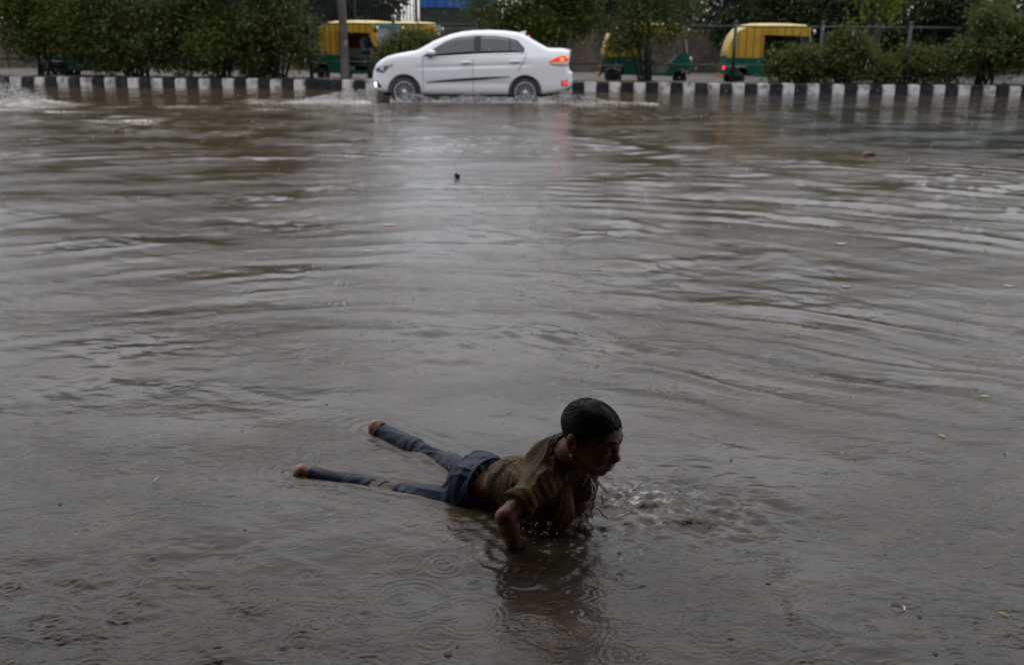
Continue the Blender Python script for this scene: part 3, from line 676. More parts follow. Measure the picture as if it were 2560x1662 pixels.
# window band (black surround) and panes
side_patch('window_surround', [(684, 356), (1215, 323), (1262, 319), (1704, 304)], [(684, 354), (740, 312), (800, 276), (920, 203), (1040, 164), (1240, 143), (1420, 148), (1560, 166), (1640, 192), (1704, 262)], black_pl, car, 0.004, 50, 10)
side_patch('window', [(720, 341), (1206, 315)], [(720, 336), (800, 288), (920, 217), (1040, 178), (1206, 160)], glass_m, car, 0.010, 30, 8)
side_patch('window', [(1270, 312), (1555, 303)], [(1270, 158), (1420, 163), (1555, 181)], glass_m, car, 0.010, 20, 8)
side_patch('window', [(1566, 302), (1690, 299)], [(1566, 184), (1640, 213), (1690, 270)], glass_m, car, 0.010, 14, 8)
side_patch('sill_trim', [(690, 366), (1215, 333), (1700, 313)], [(690, 358), (1215, 325), (1700, 306)], chrome, car, 0.009, 30, 3)
# bodyside stripe, door seams, handles
side_patch('side_moulding', [(728, 600), (1000, 584), (1300, 564), (1565, 536)], [(728, 594), (1000, 562), (1300, 541), (1565, 532)], black_pl, car, 0.014, 30, 3)
for x0, x1 in ((694, 698), (1193, 1197)):
    side_patch('door_seam', [(x0, 690), (x1, 690)], [(x0, 362), (x1, 362)], black_pl, car, 0.0015, 2, 26)
side_patch('door_seam', [(1640, 480), (1652, 466), (1700, 400), (1731, 316)], [(1640, 470), (1652, 456), (1700, 385), (1731, 300)], black_pl, car, 0.0015, 22, 3)
for x0, yy in ((1082, 404), (1565, 391)):
    hd = side_patch('door_handle', [(x0, yy+7), (x0+92, yy+3)], [(x0, yy-6), (x0+92, yy-10)], car_white, car, 0.035, 8, 4)
    side_patch('handle_recess', [(x0, yy+14), (x0+92, yy+10)], [(x0, yy+8), (x0+92, yy+4)], black_pl, hd, 0.002, 6, 3)
# lamps
lens = mat('headlamp_lens', (0.45, 0.48, 0.52), 0.08, spec=1.0); lens_d = mat('headlamp_housing', (0.06, 0.065, 0.07), 0.1, spec=1.0)
hl = side_patch('headlight', [(214, 492), (290, 512), (345, 462), (398, 428)], [(214, 470), (250, 450), (320, 436), (398, 422)], lens_d, car, 0.010, 18, 6)
side_patch('reflector', [(262, 492), (300, 498)], [(262, 458), (300, 450)], lens, hl, 0.016, 8, 6)
side_patch('reflector', [(345, 452), (388, 432)], [(345, 436), (388, 427)], lens, hl, 0.016, 8, 6)
red_l = mat('tail_lamp_red', (0.55, 0.012, 0.008), 0.12, emis=((1.0, 0.03, 0.01), 0.35)); red_hot = mat('tail_bulb', (0.9, 0.1, 0.02), 0.2, emis=((1.0, 0.16, 0.03), 2.2))
clear_l = mat('tail_lamp_clear', (0.5, 0.42, 0.40), 0.1, spec=1.0)
tl = side_patch('tail_light', [(1943, 394), (2000, 392), (2100, 388), (2148, 384)], [(1943, 388), (2000, 362), (2078, 326), (2110, 330), (2148, 372)], red_l, car, 0.010, 20, 6)
side_patch('lower_lens', [(1960, 410), (2000, 424), (2100, 428), (2146, 432)], [(1960, 398), (2000, 396), (2100, 393), (2146, 392)], clear_l, tl, 0.010, 14, 4)
side_patch('bulb', [(2062, 380), (2100, 380)], [(2062, 350), (2100, 350)], red_hot, tl, 0.016, 6, 6)
fg = side_patch('rear_fog_lamp', [(2078, 622), (2140, 622)], [(2078, 572), (2140, 566)], black_pl, car, 0.008, 8, 6)
side_patch('bulb', [(2094, 612), (2128, 612)], [(2094, 580), (2128, 578)], mat('fog_bulb_red', (0.8, 0.03, 0.02), 0.2, emis=((1, 0.03, 0.02), 1.2)), fg, 0.014, 6, 6)
ff = side_patch('fog_lamp', [(192, 648), (270, 652)], [(192, 596), (232, 592), (270, 640)], black_pl, car, 0.008, 10, 6)
side_patch('bulb', [(196, 648), (222, 650)], [(196, 604), (222, 600)], mat('fog_bulb_white', (0.9, 0.9, 0.85), 0.2, emis=((1, 0.97, 0.9), 1.0)), ff, 0.016, 6, 6)
# glass front and rear, spoiler lamp, roof fin, boot lip, bumper trim, mirrors
def top_patch(name, x0, x1, y0, y1, m, off=0.006, nx=16, ny=14):
    X, Y = np.meshgrid(np.linspace(x0, x1, nx), np.linspace(-1, 1, ny), indexing='ij'); t = (X-x0)/(x1-x0); Y = Y*(y0*(1-t)+y1*t)
    lo = np.full(X.shape, 0.6); hi = np.full(X.shape, 1.7)
    for _ in range(22):
        mm_ = (lo+hi)/2; ins = car_sdf(X, Y, mm_) < 0; lo = np.where(ins, mm_, lo); hi = np.where(ins, hi, mm_)
    Z = (lo+hi)/2+off; V = np.concatenate([np.stack([X, Y, Z], -1).reshape(-1, 3), np.stack([X, Y, Z-off-0.012], -1).reshape(-1, 3)])
    i = np.arange(nx*ny).reshape(nx, ny); q = np.stack([i[:-1, :-1], i[1:, :-1], i[1:, 1:], i[:-1, 1:]], -1).reshape(-1, 4)
    return np_mesh(name, V, np.concatenate([q, (q+nx*ny)[:, ::-1]]), m, car)
top_patch('windscreen', 1.02, 1.86, 0.62, 0.52, glass_m); top_patch('rear_window', 3.47, 3.83, 0.50, 0.60, glass_m)
MB().box((3.46, 0, 1.415), (0.05, 0.34, 0.045), ry=0.5).build('high_brake_light', mat('high_brake_red', (0.8, 0.04, 0.03), 0.2, emis=((1, 0.05, 0.03), 0.8)), car, bevel=0.008)
MB().prism([(3.24, 1.50), (3.41, 1.535), (3.385, 1.43), (3.30, 1.44)], -0.03, 0.03).build('roof_fin', car_white, car, bevel=0.012)
MB().prism([(4.02, 1.165), (4.22, 1.170), (4.40, 1.135), (4.39, 1.10), (4.15, 1.12), (4.03, 1.13)], -0.62, 0.62).build('boot_spoiler', car_white, car, bevel=0.012)
MB().box((4.33, 0, 0.34), (0.16, 1.2, 0.14)).build('rear_diffuser', black_pl, car, bevel=0.03)
MB().box((0.04, 0, 0.62), (0.05, 0.95, 0.10)).build('grille', black_pl, car, bevel=0.01)
for s in (-1, 1):
    mr = MB().ball((1.345, s*0.945, 1.065), (0.095, 0.075, 0.062), 12, 8).build('side_mirror', car_white, car, smooth=True)
    MB().box((1.30, s*0.86, 1.015), (0.10, 0.14, 0.035)).build('mirror_stalk', black_pl, mr)
def wheel(x, s):
    y = s*0.775
    t = MB().lathe([(0.205, -0.10), (0.27, -0.105), (0.295, -0.085), (RT, -0.05), (RT, 0.05), (0.295, 0.085), (0.27, 0.105), (0.205, 0.10)], (x, y, WZC), n=40).build('wheel', tyre_m, car, smooth=True)
    r = MB().lathe([(0.215, s*0.06), (0.222, s*0.108), (0.200, s*0.108), (0.190, s*0.07), (0.02, s*0.055)], (x, y, WZC), n=40)
    r = MB().lathe([(0.215, s*0.06), (0.222, s*0.110), (0.208, s*0.110), (0.202, s*0.085)], (x, y, WZC), n=40); r.build('rim', rim_m, t, smooth=True)
    MB().lathe([(0.205, s*0.045), (0.02, s*0.040)], (x, y, WZC), n=30).build('dark_rim_backing', black_pl, t)  # plain black backing disc, keeps the gaps between the spokes dark
    sp = MB()
    for k in range(14):
        a = 2*math.pi*k/14; c, n_ = math.cos(a), math.sin(a); wd = 0.0085
        ys = y+s*0.103; yh = y+s*0.113; y0 = y+s*0.06
        P1 = [(0.04, -wd*0.6), (0.205, -wd), (0.205, wd), (0.04, wd*0.6)]
        vv = [(x+p*c-q*n_, (yh if p < 0.1 else ys), WZC+p*n_+q*c) for p, q in P1]+[(x+p*c-q*n_, y0, WZC+p*n_+q*c) for p, q in P1]
        sp.add(vv, [(0, 1, 2, 3), (0, 4, 5, 1), (1, 5, 6, 2), (2, 6, 7, 3), (3, 7, 4, 0)])
    sp.build('spokes', rim_m, t); MB().lathe([(0.0, s*0.118), (0.045, s*0.115), (0.05, s*0.06)], (x, y, WZC), n=20).build('hub_cap', rim_m, t, smooth=True)
for x in (FWX, RWX):
    for s in (-1, 1): wheel(x, s)

# ---- autorickshaws: local x forward, y<0 is the side facing the camera
yel = mat('yellow_canopy', (0.46, 0.27, 0.022), 0.42, noise=(2.5, (0.36, 0.20, 0.015), 0.4, 0.65))
yel_top = mat('faded_yellow_canopy', (0.62, 0.47, 0.17), 0.45, noise=(4, (0.50, 0.36, 0.12), 0.4, 0.65))
rick_g = mat('rickshaw_green', (0.004, 0.085, 0.050), 0.35, noise=(3, (0.003, 0.05, 0.035), 0.4, 0.65)); rick_o = mat('rickshaw_orange', (0.50, 0.17, 0.012), 0.4)
seat_m = mat('dark_vinyl', (0.02, 0.02, 0.024), 0.5); silver = mat('silver_trim', (0.45, 0.45, 0.45), 0.35, 0.6); rib_m = mat('canopy_seam', (0.16, 0.10, 0.02), 0.6)
wscreen = mat('pale_windscreen', (0.35, 0.42, 0.44), 0.08, trans=0.7, spec=0.8); red_rick = mat('rickshaw_tail_red', (0.8, 0.02, 0.02), 0.2, emis=((1, 0.02, 0.02), 2.5))
def rickshaw_parts(t, tail):
    W_ = 0.62
    cp = [(0.14, 0.82), (0.17, 1.02), (0.22, 1.22), (0.29, 1.40), (0.42, 1.56), (0.60, 1.66), (0.85, 1.70), (1.4, 1.715), (2.0, 1.705), (2.36, 1.68), (2.45, 1.62)]
    # canopy shell over the back and roof, curved across
    prof = [(-W_, -0.13), (-W_*0.985, -0.05), (-W_*0.90, 0.0), (-W_*0.5, 0.035), (0, 0.045), (W_*0.5, 0.035), (W_*0.90, 0.0), (W_*0.985, -0.05), (W_, -0.13)]
    n = len(cp); v = []
    for i, (x, z) in enumerate(cp):
        a, b = cp[max(i-1, 0)], cp[min(i+1, n-1)]; tx, tz = b[0]-a[0], b[1]-a[1]; l = math.hypot(tx, tz); nx_, nz_ = -tz/l, tx/l
        for y, o in prof: v.append((x+nx_*o, y, z+nz_*o))
    m_ = len(prof); f = [(i*m_+j, i*m_+j+1, (i+1)*m_+j+1, (i+1)*m_+j) for i in range(n-1) for j in range(m_-1)]
    can = MB().add(v, f).build('canopy', yel_top, t, smooth=True)
    sm = can.modifiers.new('shell', 'SOLIDIFY'); sm.thickness = 0.02
    for s in (-1, 1):
        y0, y1 = s*(W_-0.015), s*(W_+0.012)
        MB().prism([(0.14, 0.80), (1.10, 0.80), (1.12, 1.44), (1.35, 1.43), (2.42, 1.40), (2.46, 1.60), (2.36, 1.64), (0.85, 1.66), (0.60, 1.62), (0.42, 1.52), (0.31, 1.38), (0.24, 1.2), (0.18, 1.0)], y0, y1).build('side_curtain', yel, t)
        for i in range(10):
            x = 0.44+0.215*i; zt = np.interp(x, [c[0] for c in cp], [c[1] for c in cp])-0.03; zb = 0.81 if x < 1.1 else 1.42
            MB().box((x, s*(W_+0.018), (zt+zb)/2), (0.020, 0.012, zt-zb)).build('seam', rib_m, t)
        # lower tub
        MB().prism([(0.06, 0.34), (0.20, 0.34), (0.24, 0.46), (0.36, 0.56), (0.62, 0.56), (0.74, 0.46), (0.78, 0.30), (1.25, 0.27), (1.25, 0.40), (1.16, 0.80), (0.14, 0.80), (0.10, 0.55)], y0, y1).build('side_panel', rick_g, t)
        MB().box((0.42, s*(W_+0.018), 0.56), (0.56, 0.02, 0.035)).build('wheel_arch_trim', silver, t)
        MB().prism([(1.25, 0.28), (2.0, 0.28), (2.0, 0.36), (1.25, 0.40)], y0*0.97, y1*0.97).build('sill', rick_g, t)
        MB().tube([(1.13, s*W_*0.98, 0.42), (1.14, s*W_*0.98, 1.45)], 0.022, 6).build('door_post', yel, t)
        MB().tube([(2.44, s*0.50, 1.56), (2.56, s*0.50, 0.90)], 0.022, 6).build('windscreen_post', silver, t)
        MB().lathe([(0.10, -0.05), (0.19, -0.055), (0.215, -0.03), (0.215, 0.03), (0.19, 0.055), (0.10, 0.05), (0.02, 0.04)], (0.48, s*0.52, 0.215), n=20).build('rear_wheel', tyre_m, t, smooth=True)
        MB().ball((2.56, s*0.60, 1.52), (0.05, 0.05, 0.07), 8, 6).build('mirror', silver, t, smooth=True)
        tlr = MB().ball((0.085, s*0.50, 0.52), (0.035, 0.05, 0.05), 8, 6).build('tail_light', red_rick if tail and s < 0 else rick_o, t, smooth=True)
    MB().prism([(0.08, 0.30), (0.10, 0.55), (0.15, 0.82), (0.19, 0.82), (0.14, 0.55), (0.12, 0.30)], -W_+0.02, W_-0.02).build('rear_panel', rick_g, t)
    MB().prism([(0.15, 0.82), (0.22, 1.22), (0.30, 1.40), (0.33, 1.38), (0.25, 1.20), (0.19, 0.82)], -W_+0.02, W_-0.02).build('rear_curtain', yel, t)
    MB().box((0.045, 0, 0.29), (0.08, 1.26, 0.09)).build('bumper', rick_o, t, bevel=0.015)
    MB().box((1.1, 0, 0.32), (1.7, 1.16, 0.06)).build('floor', seat_m, t)
    st = MB().box((0.62, 0, 0.58), (0.50, 1.10, 0.16)).build('passenger_seat', seat_m, t, bevel=0.03); MB().box((0.36, 0, 0.88), (0.12, 1.10, 0.5)).build('backrest', seat_m, st, bevel=0.03)
    MB().box((1.50, 0, 0.62), (0.36, 0.62, 0.18)).build('driver_seat', seat_m, t, bevel=0.03)
    MB().box((1.20, 0, 0.72), (0.05, 1.14, 0.5)).build('partition', rick_g, t)
    MB().prism([(2.0, 0.26), (2.12, 0.62), (2.40, 0.92), (2.58, 0.92), (2.70, 0.60), (2.74, 0.34), (2.62, 0.30), (2.55, 0.50), (2.30, 0.46), (2.2, 0.26)], -0.50, 0.50).build('front_cowl', rick_g, t, bevel=0.04)
    MB().prism([(2.425, 1.58), (2.555, 0.92), (2.57, 0.92), (2.44, 1.58)], -0.49, 0.49).build('windscreen', wscreen, t)
    MB().box((2.49, 0, 1.62), (0.05, 1.02, 0.06)).build('visor', mat('teal_visor', (0.05, 0.30, 0.30), 0.4), t)
    MB().lathe([(0.08, -0.045), (0.18, -0.05), (0.205, -0.025), (0.205, 0.025), (0.18, 0.05), (0.08, 0.045), (0.02, 0.03)], (2.44, 0, 0.205), n=20).build('front_wheel', tyre_m, t, smooth=True)
    MB().ball((2.735, 0, 0.72), (0.06, 0.085, 0.085), 10, 8).build('headlight', silver, t, smooth=True)
    MB().tube([(2.25, -0.3, 1.02), (2.32, 0, 0.98), (2.25, 0.3, 1.02)], 0.018, 6).build('handlebar', seat_m, t)
def rickshaw(label, X, Y, rz=0.0, tail=False):
    t = empty('autorickshaw', (X, Y, 0.058), rz); tag(t, label, 'autorickshaw', 'parked autorickshaws'); rickshaw_parts(t, tail); return t
def copy_tree(o, parent=None):
    c = o.copy(); COL.objects.link(c); c.parent = parent
    for ch in list(o.children): copy_tree(ch, c)
    return c
rk = rickshaw('yellow and green autorickshaw behind the lamp post with a dark clad driver', -5.75, 30.9, -0.52)
def more(label, X, Y, rz):
    c = copy_tree(rk); c.location = (X, Y, 0.058); c.rotation_euler = (0, 0, rz); c['label'] = label; return c
more('autorickshaw whose pale yellow roof shows above the bonnet of the white car', -4.85, 32.6, -0.02)
more('autorickshaw mostly hidden behind the arching shrub', 2.45, 30.4, -0.03)
more('autorickshaw hidden by the tall shrubs at the far left, only its pale roof showing', -13.9, 30.8, -0.02)
rickshaw('rightmost yellow and green autorickshaw with one red tail lamp glowing', 5.98, 30.2, -0.03, True)
# ================================================================== PEOPLE
skin = mat('wet_brown_skin', (0.165, 0.068, 0.034), 0.36, noise=(30, (0.125, 0.050, 0.026), 0.4, 0.65), bump=(60, 0.002), spec=0.35)
lip_m = mat('lips', (0.16, 0.050, 0.040), 0.30); eye_m = mat('dark_eye', (0.012, 0.008, 0.007), 0.15); tooth_m = mat('teeth', (0.55, 0.50, 0.44), 0.3)
sole_m = mat('pale_heel_skin', (0.36, 0.19, 0.115), 0.4, noise=(25, (0.25, 0.12, 0.07), 0.4, 0.65))
brow_m = mat('eyebrow', (0.010, 0.007, 0.006), 0.7, spec=0.1)
hair_m = mat('wet_black_hair', (0.0035, 0.0032, 0.0035), 0.5, spec=0.14)
shirt_m = mat('wet_olive_brown_shirt', (0.118, 0.059, 0.008), 0.5, noise=(7, (0.040, 0.021, 0.007), 0.40, 0.60), bump=(140, 0.002), spec=0.2)
jean_m = mat('wet_blue_denim', (0.007, 0.013, 0.032), 0.32, noise=(9, (0.014, 0.025, 0.054), 0.48, 0.66), bump=(160, 0.002), spec=0.16)
V3 = lambda *a: np.array(a, float)
# head frame: turned about 38 degrees towards the camera and bowed
yw, pt, rl = R_(35), R_(14), R_(0)
f0 = V3(math.cos(yw), -math.sin(yw), 0); rr_ = V3(-math.sin(yw), -math.cos(yw), 0); u0 = V3(0, 0, 1)
hf = f0*math.cos(pt)-u0*math.sin(pt); hu = u0*math.cos(pt)+f0*math.sin(pt); hr = rr_
HC = V3(0.224, 2.625, 0.366)
def HP(f, r, u): return HC+hf*f+hr*r+hu*u
HA = [hf, hr, hu]
# joints
pelvis = V3(-0.105, 2.995, 0.030); waist = V3(-0.035, 2.930, 0.070); chest = V3(0.060, 2.815, 0.128); nbase = V3(0.150, 2.735, 0.245)
shR = V3(0.085, 2.655, 0.195); elR = V3(-0.016, 2.545, 0.146); wrR = V3(0.018, 2.675, -0.030); haR = V3(0.035, 2.715, -0.085)
shL = V3(0.225, 2.815, 0.190); elL = V3(0.225, 2.89, 0.060); wrL = V3(0.195, 2.840, -0.055); haL = V3(0.20, 2.815, -0.10)
hipR = V3(-0.158, 2.955, -0.032); knR = V3(-0.420, 3.060, -0.044); anR = V3(-0.685, 3.128, -0.007)
hipL = V3(-0.070, 3.055, -0.006); knL = V3(-0.285, 3.305, -0.022); anL = V3(-0.488, 3.498, 0.006)
tax = (nbase-waist)/np.linalg.norm(nbase-waist); tr = np.cross(tax, u0); tr /= np.linalg.norm(tr); tu = np.cross(tr, tax)   # torso axes: along, right, up(back)
TA = [tax, tr, tu]
def torso(F, o):
    F.ell(pelvis+V3(0, 0, 0.002), (0.105+o, 0.108+o, 0.078+o), [V3(.766, -.643, 0), V3(-.643, -.766, 0), u0], 0.03)
    F.ell(waist, (0.10+o, 0.088+o, 0.062+o), TA, 0.03)
    F.ell(chest, (0.122+o, 0.100+o, 0.070+o), TA, 0.03)
    F.ell(chest+tax*0.075+tu*0.008, (0.083+o, 0.105+o, 0.057+o), TA, 0.03)
B = Field((-0.84, 2.40, -0.16), (0.46, 3.66, 0.52), 0.0034)
torso(B, -0.012)
B.cap(nbase-tax*0.01, HP(-0.028, 0, -0.055), 0.046, 0.043, 0.02)
# arms: right one bent, planted in the water; left one behind the chest
for sh, el, wr, ha in ((shR, elR, wrR, haR), (shL, elL, wrL, haL)):
    B.cap(nbase*0.45+sh*0.55, sh, 0.041, 0.039, 0.03)
    B.cap(sh, el, 0.036, 0.027, 0.010); B.cap(el, el*0.72+wr*0.28, 0.0265, 0.031, 0.010); B.cap(el*0.72+wr*0.28, wr, 0.031, 0.021, 0.012)
    hd = (ha-wr); hd = hd/np.linalg.norm(hd); fwd = V3(.62, -.5, -0.15); fwd /= np.linalg.norm(fwd); sd_ = np.cross(fwd, u0); sd_ /= np.linalg.norm(sd_)
    palm = ha+fwd*0.01; B.ell(palm, (0.040, 0.034, 0.015), [fwd, sd_, np.cross(fwd, sd_)], 0.014)
    B.cap(wr, palm, 0.021, 0.02, 0.014)
    for q, (o_, ln) in enumerate(((-0.027, 0.045), (-0.009, 0.056), (0.009, 0.053), (0.026, 0.042))):
        b0 = palm+sd_*o_+fwd*0.03; b1 = b0+fwd*ln*0.55+u0*0.004; b2 = b1+fwd*ln*0.5-u0*0.010
        B.cap(b0, b1, 0.0085, 0.008, 0.004); B.cap(b1, b2, 0.008, 0.0068, 0.003)
    b0 = palm-sd_*0.026-fwd*0.012; b1 = b0-sd_*0.026+fwd*0.020; B.cap(b0, b1, 0.0105, 0.009, 0.006); B.cap(b1, b1+fwd*0.026-sd_*0.004, 0.009, 0.007, 0.003)
# legs and feet: heels up, toes down in the water
for hp, kn, an in ((hipR, knR, anR), (hipL, knL, anL)):
    B.cap(hp, kn, 0.062, 0.038, 0.02); B.cap(kn, kn*0.6+an*0.4, 0.037, 0.038, 0.012); B.cap(kn*0.6+an*0.4, an, 0.038, 0.025, 0.012)
    dd = (an-kn); dd[2] = 0; dd /= np.linalg.norm(dd); heel = an+dd*0.034+u0*0.012
    B.cap(an, heel, 0.026, 0.028, 0.012); B.cap(heel, an+dd*0.055-u0*0.10, 0.027, 0.022, 0.014); 
    toe = an+dd*0.045-u0*0.125; sd_ = np.cross(dd, u0); B.ell(toe, (0.018, 0.036, 0.030), [dd, sd_, u0], 0.012)
    for q in range(5): B.cap(toe+sd_*(q-2)*0.014-u0*0.012, toe+sd_*(q-2)*0.015-u0*0.034-dd*0.012, 0.008-0.0008*abs(q-1), 0.0065, 0.003)
# head
def head_core(F, o=0.0, k=0.015):
    F.ell(HP(-0.004, 0, 0.026), (0.085+o, 0.070+o, 0.068+o), HA, k)
    F.ell(HP(0.012, 0, 0.004), (0.075+o, 0.066+o, 0.068+o), HA, k)
head_core(B)
B.ell(HP(0.026, 0, -0.034), (0.060, 0.059, 0.062), HA, 0.024)
B.ell(HP(0.058, 0, -0.086), (0.023, 0.024, 0.019), HA, 0.018)
for s in (-1, 1):
    B.ell(HP(0.054, s*0.034, -0.036), (0.029, 0.026, 0.029), HA, 0.018)          # cheek
    B.cap(HP(0.082, s*0.012, 0.017), HP(0.068, s*0.048, 0.016), 0.0095, 0.009, 0.012)  # brow
    B.cap(HP(-0.005, s*0.055, -0.055), HP(0.050, s*0.030, -0.084), 0.014, 0.014, 0.018)  # jaw line
    B.ell(HP(0.088, s*0.031, 0.000), (0.014, 0.017, 0.0095), HA, 0.008, 'sub')   # socket
    B.ell(HP(0.0715, s*0.031, -0.001), (0.0125, 0.0135, 0.0115), HA, 0.002)        # eyeball under lid
    B.cap(HP(0.0815, s*0.022, 0.0035), HP(0.0785, s*0.041, 0.0025), 0.0035, 0.0030, 0.003)  # upper lid
    B.ell(HP(-0.012, s*0.076, -0.010), (0.019, 0.008, 0.031), [hf*0.94+hu*0.2+hr*s*0.0, hr, hu*0.94-hf*0.2], 0.006)
    B.ell(HP(-0.006, s*0.085, -0.008), (0.010, 0.006, 0.018), HA, 0.004, 'sub')
    B.ell(HP(0.093, s*0.0125, -0.037), (0.010, 0.0085, 0.0075), HA, 0.006)         # nostril wing
B.cap(HP(0.081, 0, 0.004), HP(0.092, 0, -0.022), 0.0085, 0.0095, 0.012); B.ell(HP(0.097, 0, -0.029), (0.0115, 0.0130, 0.010), HA, 0.009)
B.ell(HP(0.070, 0, -0.060), (0.020, 0.026, 0.018), HA, 0.012)
B.ell(HP(0.088, 0, -0.0555), (0.0085, 0.021, 0.0055), HA, 0.004); B.ell(HP(0.085, 0, -0.0690), (0.0085, 0.019, 0.0062), HA, 0.004)
B.ell(HP(0.092, 0, -0.0618), (0.010, 0.020, 0.0026), HA, 0.0015, 'sub')
bv, bf = B.mesh()
boy = empty('person', (pelvis[0], pelvis[1], 0)); tag(boy, 'boy in an olive brown shirt and dark jeans crawling chest down through the flood water', 'person')
bl = np.array([pelvis[0], pelvis[1], 0])
body = np_mesh('body', bv-bl, bf, [skin, lip_m, eye_m, tooth_m, sole_m, brow_m], boy)
fc = bv[bf].mean(1)-HC; fl = np.stack([fc@hf, fc@hr, fc@hu], 1); mi = np.zeros(len(bf), np.int32)
lip = (fl[:, 0] > 0.082) & (np.abs(fl[:, 1]) < 0.021) & (fl[:, 2] < -0.0508) & (fl[:, 2] > -0.0755); mi[lip] = 1
for s in (-1, 1):
    e = ((fl[:, 1]-s*0.031)/0.0125)**2+((fl[:, 2]+0.0040)/0.0038)**2 < 1; mi[e & (fl[:, 0] > 0.06)] = 2
    e = ((fl[:, 1]-s*0.030)/0.021)**2+((fl[:, 2]-0.0215-0.003*np.cos((fl[:, 1]-s*.03)*80))/0.0042)**2 < 1; mi[e & (fl[:, 0] > 0.05)] = 5
mi[(fl[:, 0] > 0.070) & (np.abs(fl[:, 1]) < 0.015) & (np.abs(fl[:, 2]+0.0618) < 0.0022) & (fl[:, 0] < 0.087)] = 3
wc = bv[bf].mean(1)
for an, kn in ((anR, knR), (anL, knL)):
    dd = an-kn; dd[2] = 0; dd /= np.linalg.norm(dd); q = wc-an; mi[((q@dd) > 0.030) & (np.abs(q[:, 0])+np.abs(q[:, 1]) < 0.2)] = 4
body.data.polygons.foreach_set('material_index', mi)
# hair: a close cap combed forward plus wet locks
Hf = Field(HC-0.15, HC+0.15, 0.0026); head_core(Hf, 0.0065)
def hair_cut(X, Y, Z):
    f = (X-HC[0])*hf[0]+(Y-HC[1])*hf[1]+(Z-HC[2])*hf[2]; r = (X-HC[0])*hr[0]+(Y-HC[1])*hr[1]+(Z-HC[2])*hr[2]; u = (X-HC[0])*hu[0]+(Y-HC[1])*hu[1]+(Z-HC[2])*hu[2]
    line = np.interp(f.ravel(), [-0.11, -0.08, -0.045, -0.022, -0.012, 0.010, 0.022, 0.034, 0.060, 0.075, 0.09], [-0.060, -0.056, -0.042, -0.028, 0.014, 0.012, -0.004, 0.034, 0.050, 0.057, 0.062]).reshape(f.shape)
    return line + 0.005*np.sin(r*260+f*60)+0.003*np.sin(r*520-f*90) - u
Hf.apply(hair_cut, HC-0.14, HC+0.14, 0.006, 'and')
def hair_str(X, Y, Z):
    f = (X-HC[0])*hf[0]+(Y-HC[1])*hf[1]+(Z-HC[2])*hf[2]; r = (X-HC[0])*hr[0]+(Y-HC[1])*hr[1]+(Z-HC[2])*hr[2]; u = (X-HC[0])*hu[0]+(Y-HC[1])*hu[1]+(Z-HC[2])*hu[2]
    a = np.arctan2(r, u+0.05); return 0.0003*np.sin(a*53+f*140+4*np.sin(f*50+a*9))+0.0003*np.sin(a*97-f*120+4*np.sin(f*61+a*13))
Hf.apply(hair_str, HC-0.15, HC+0.15, 0.001, 'disp')
hv, hfc = Hf.mesh(); hair = np_mesh('hair', hv-bl, hfc, hair_m, boy)
lk = MB(); r5 = random.Random(4)
for i in range(620):
    a = r5.uniform(-1.6, 1.6); b0 = r5.uniform(-1.25, 0.75); n_ = 5; st_ = r5.uniform(0.05, 0.10); tw = r5.gauss(0, 0.06)+0.10*math.sin(a*5); pts = []; w_ = r5.uniform(0.3, 0.6)
    for k in range(n_):
        b = b0+st_*k; o = -0.0002+r5.uniform(0, 0.0008)+0.0012*(k == n_-1)*r5.random(); aa = a+tw*k*0.35
        pts.append(HP(math.sin(b)*(0.0915+o)-0.004, math.sin(aa)*math.cos(b)*(0.0765+o), 0.026+math.cos(aa)*math.cos(b)*(0.0745+o))-bl)
    lk.tube(pts, [0.0004*w_, 0.0012*w_, 0.0014*w_, 0.0011*w_, 0.0003], 4)
lk.build('wet_locks', hair_m, hair, smooth=True)
# shirt
S = Field((-0.12, 2.46, -0.06), (0.42, 3.04, 0.36), 0.0034)
S.ell(waist+tax*0.055, (0.085, 0.098, 0.070), TA, 0.03); S.ell(chest, (0.122, 0.106, 0.076), TA, 0.03); S.ell(chest+tax*0.075+tu*0.008, (0.086, 0.112, 0.062), TA, 0.03)
S.cap(nbase-tax*0.05, nbase+tax*0.012+tu*0.012, 0.070, 0.058, 0.03); S.cap(nbase, nbase*0.55+HP(-0.028, 0, -0.055)*0.45+tu*0.004, 0.058, 0.054, 0.02)
S.ell(chest-tu*0.045+tax*0.02, (0.100, 0.095, 0.070), TA, 0.03); S.ell(V3(0.115, 2.770, 0.060), (0.080, 0.072, 0.085), None, 0.03); S.ell(V3(0.04, 2.83, 0.05), (0.080, 0.075, 0.07), None, 0.03)
for sh, el, t_ in ((shR, elR, 0.62), (shL, elL, 0.8)):
    S.cap(nbase*0.5+sh*0.5, sh, 0.052, 0.050, 0.03); e2 = sh*(1-t_)+el*t_; S.cap(sh, e2, 0.048, 0.045, 0.02)
    S.cap(e2-(el-sh)*0.10, e2, 0.0495, 0.0495, 0.004)
    d_ = (el-sh)/np.linalg.norm(el-sh); ec = e2+d_*0.012
    S.apply(lambda X, Y, Z: (X-ec[0])*d_[0]+(Y-ec[1])*d_[1]+(Z-ec[2])*d_[2]+np.where((X-ec[0])**2+(Y-ec[1])**2+(Z-ec[2])**2 > 0.085**2, -0.2, 0), ec-0.1, ec+0.1, 0.006, 'and')
hem = waist+tax*0.040
S.apply(lambda X, Y, Z: -((X-hem[0])*tax[0]+(Y-hem[1])*tax[1]+(Z-hem[2])*tax[2])+0.006*np.sin(X*90+Y*60), (-0.12, 2.46, -0.06), (0.42, 3.04, 0.36), 0.008, 'and')
nk = HP(-0.028, 0, -0.055); nd = (nk-nbase)/np.linalg.norm(nk-nbase)
S.cap(nbase-tax*0.02, nk+nd*0.05, 0.047, 0.047, 0.004, 'sub')
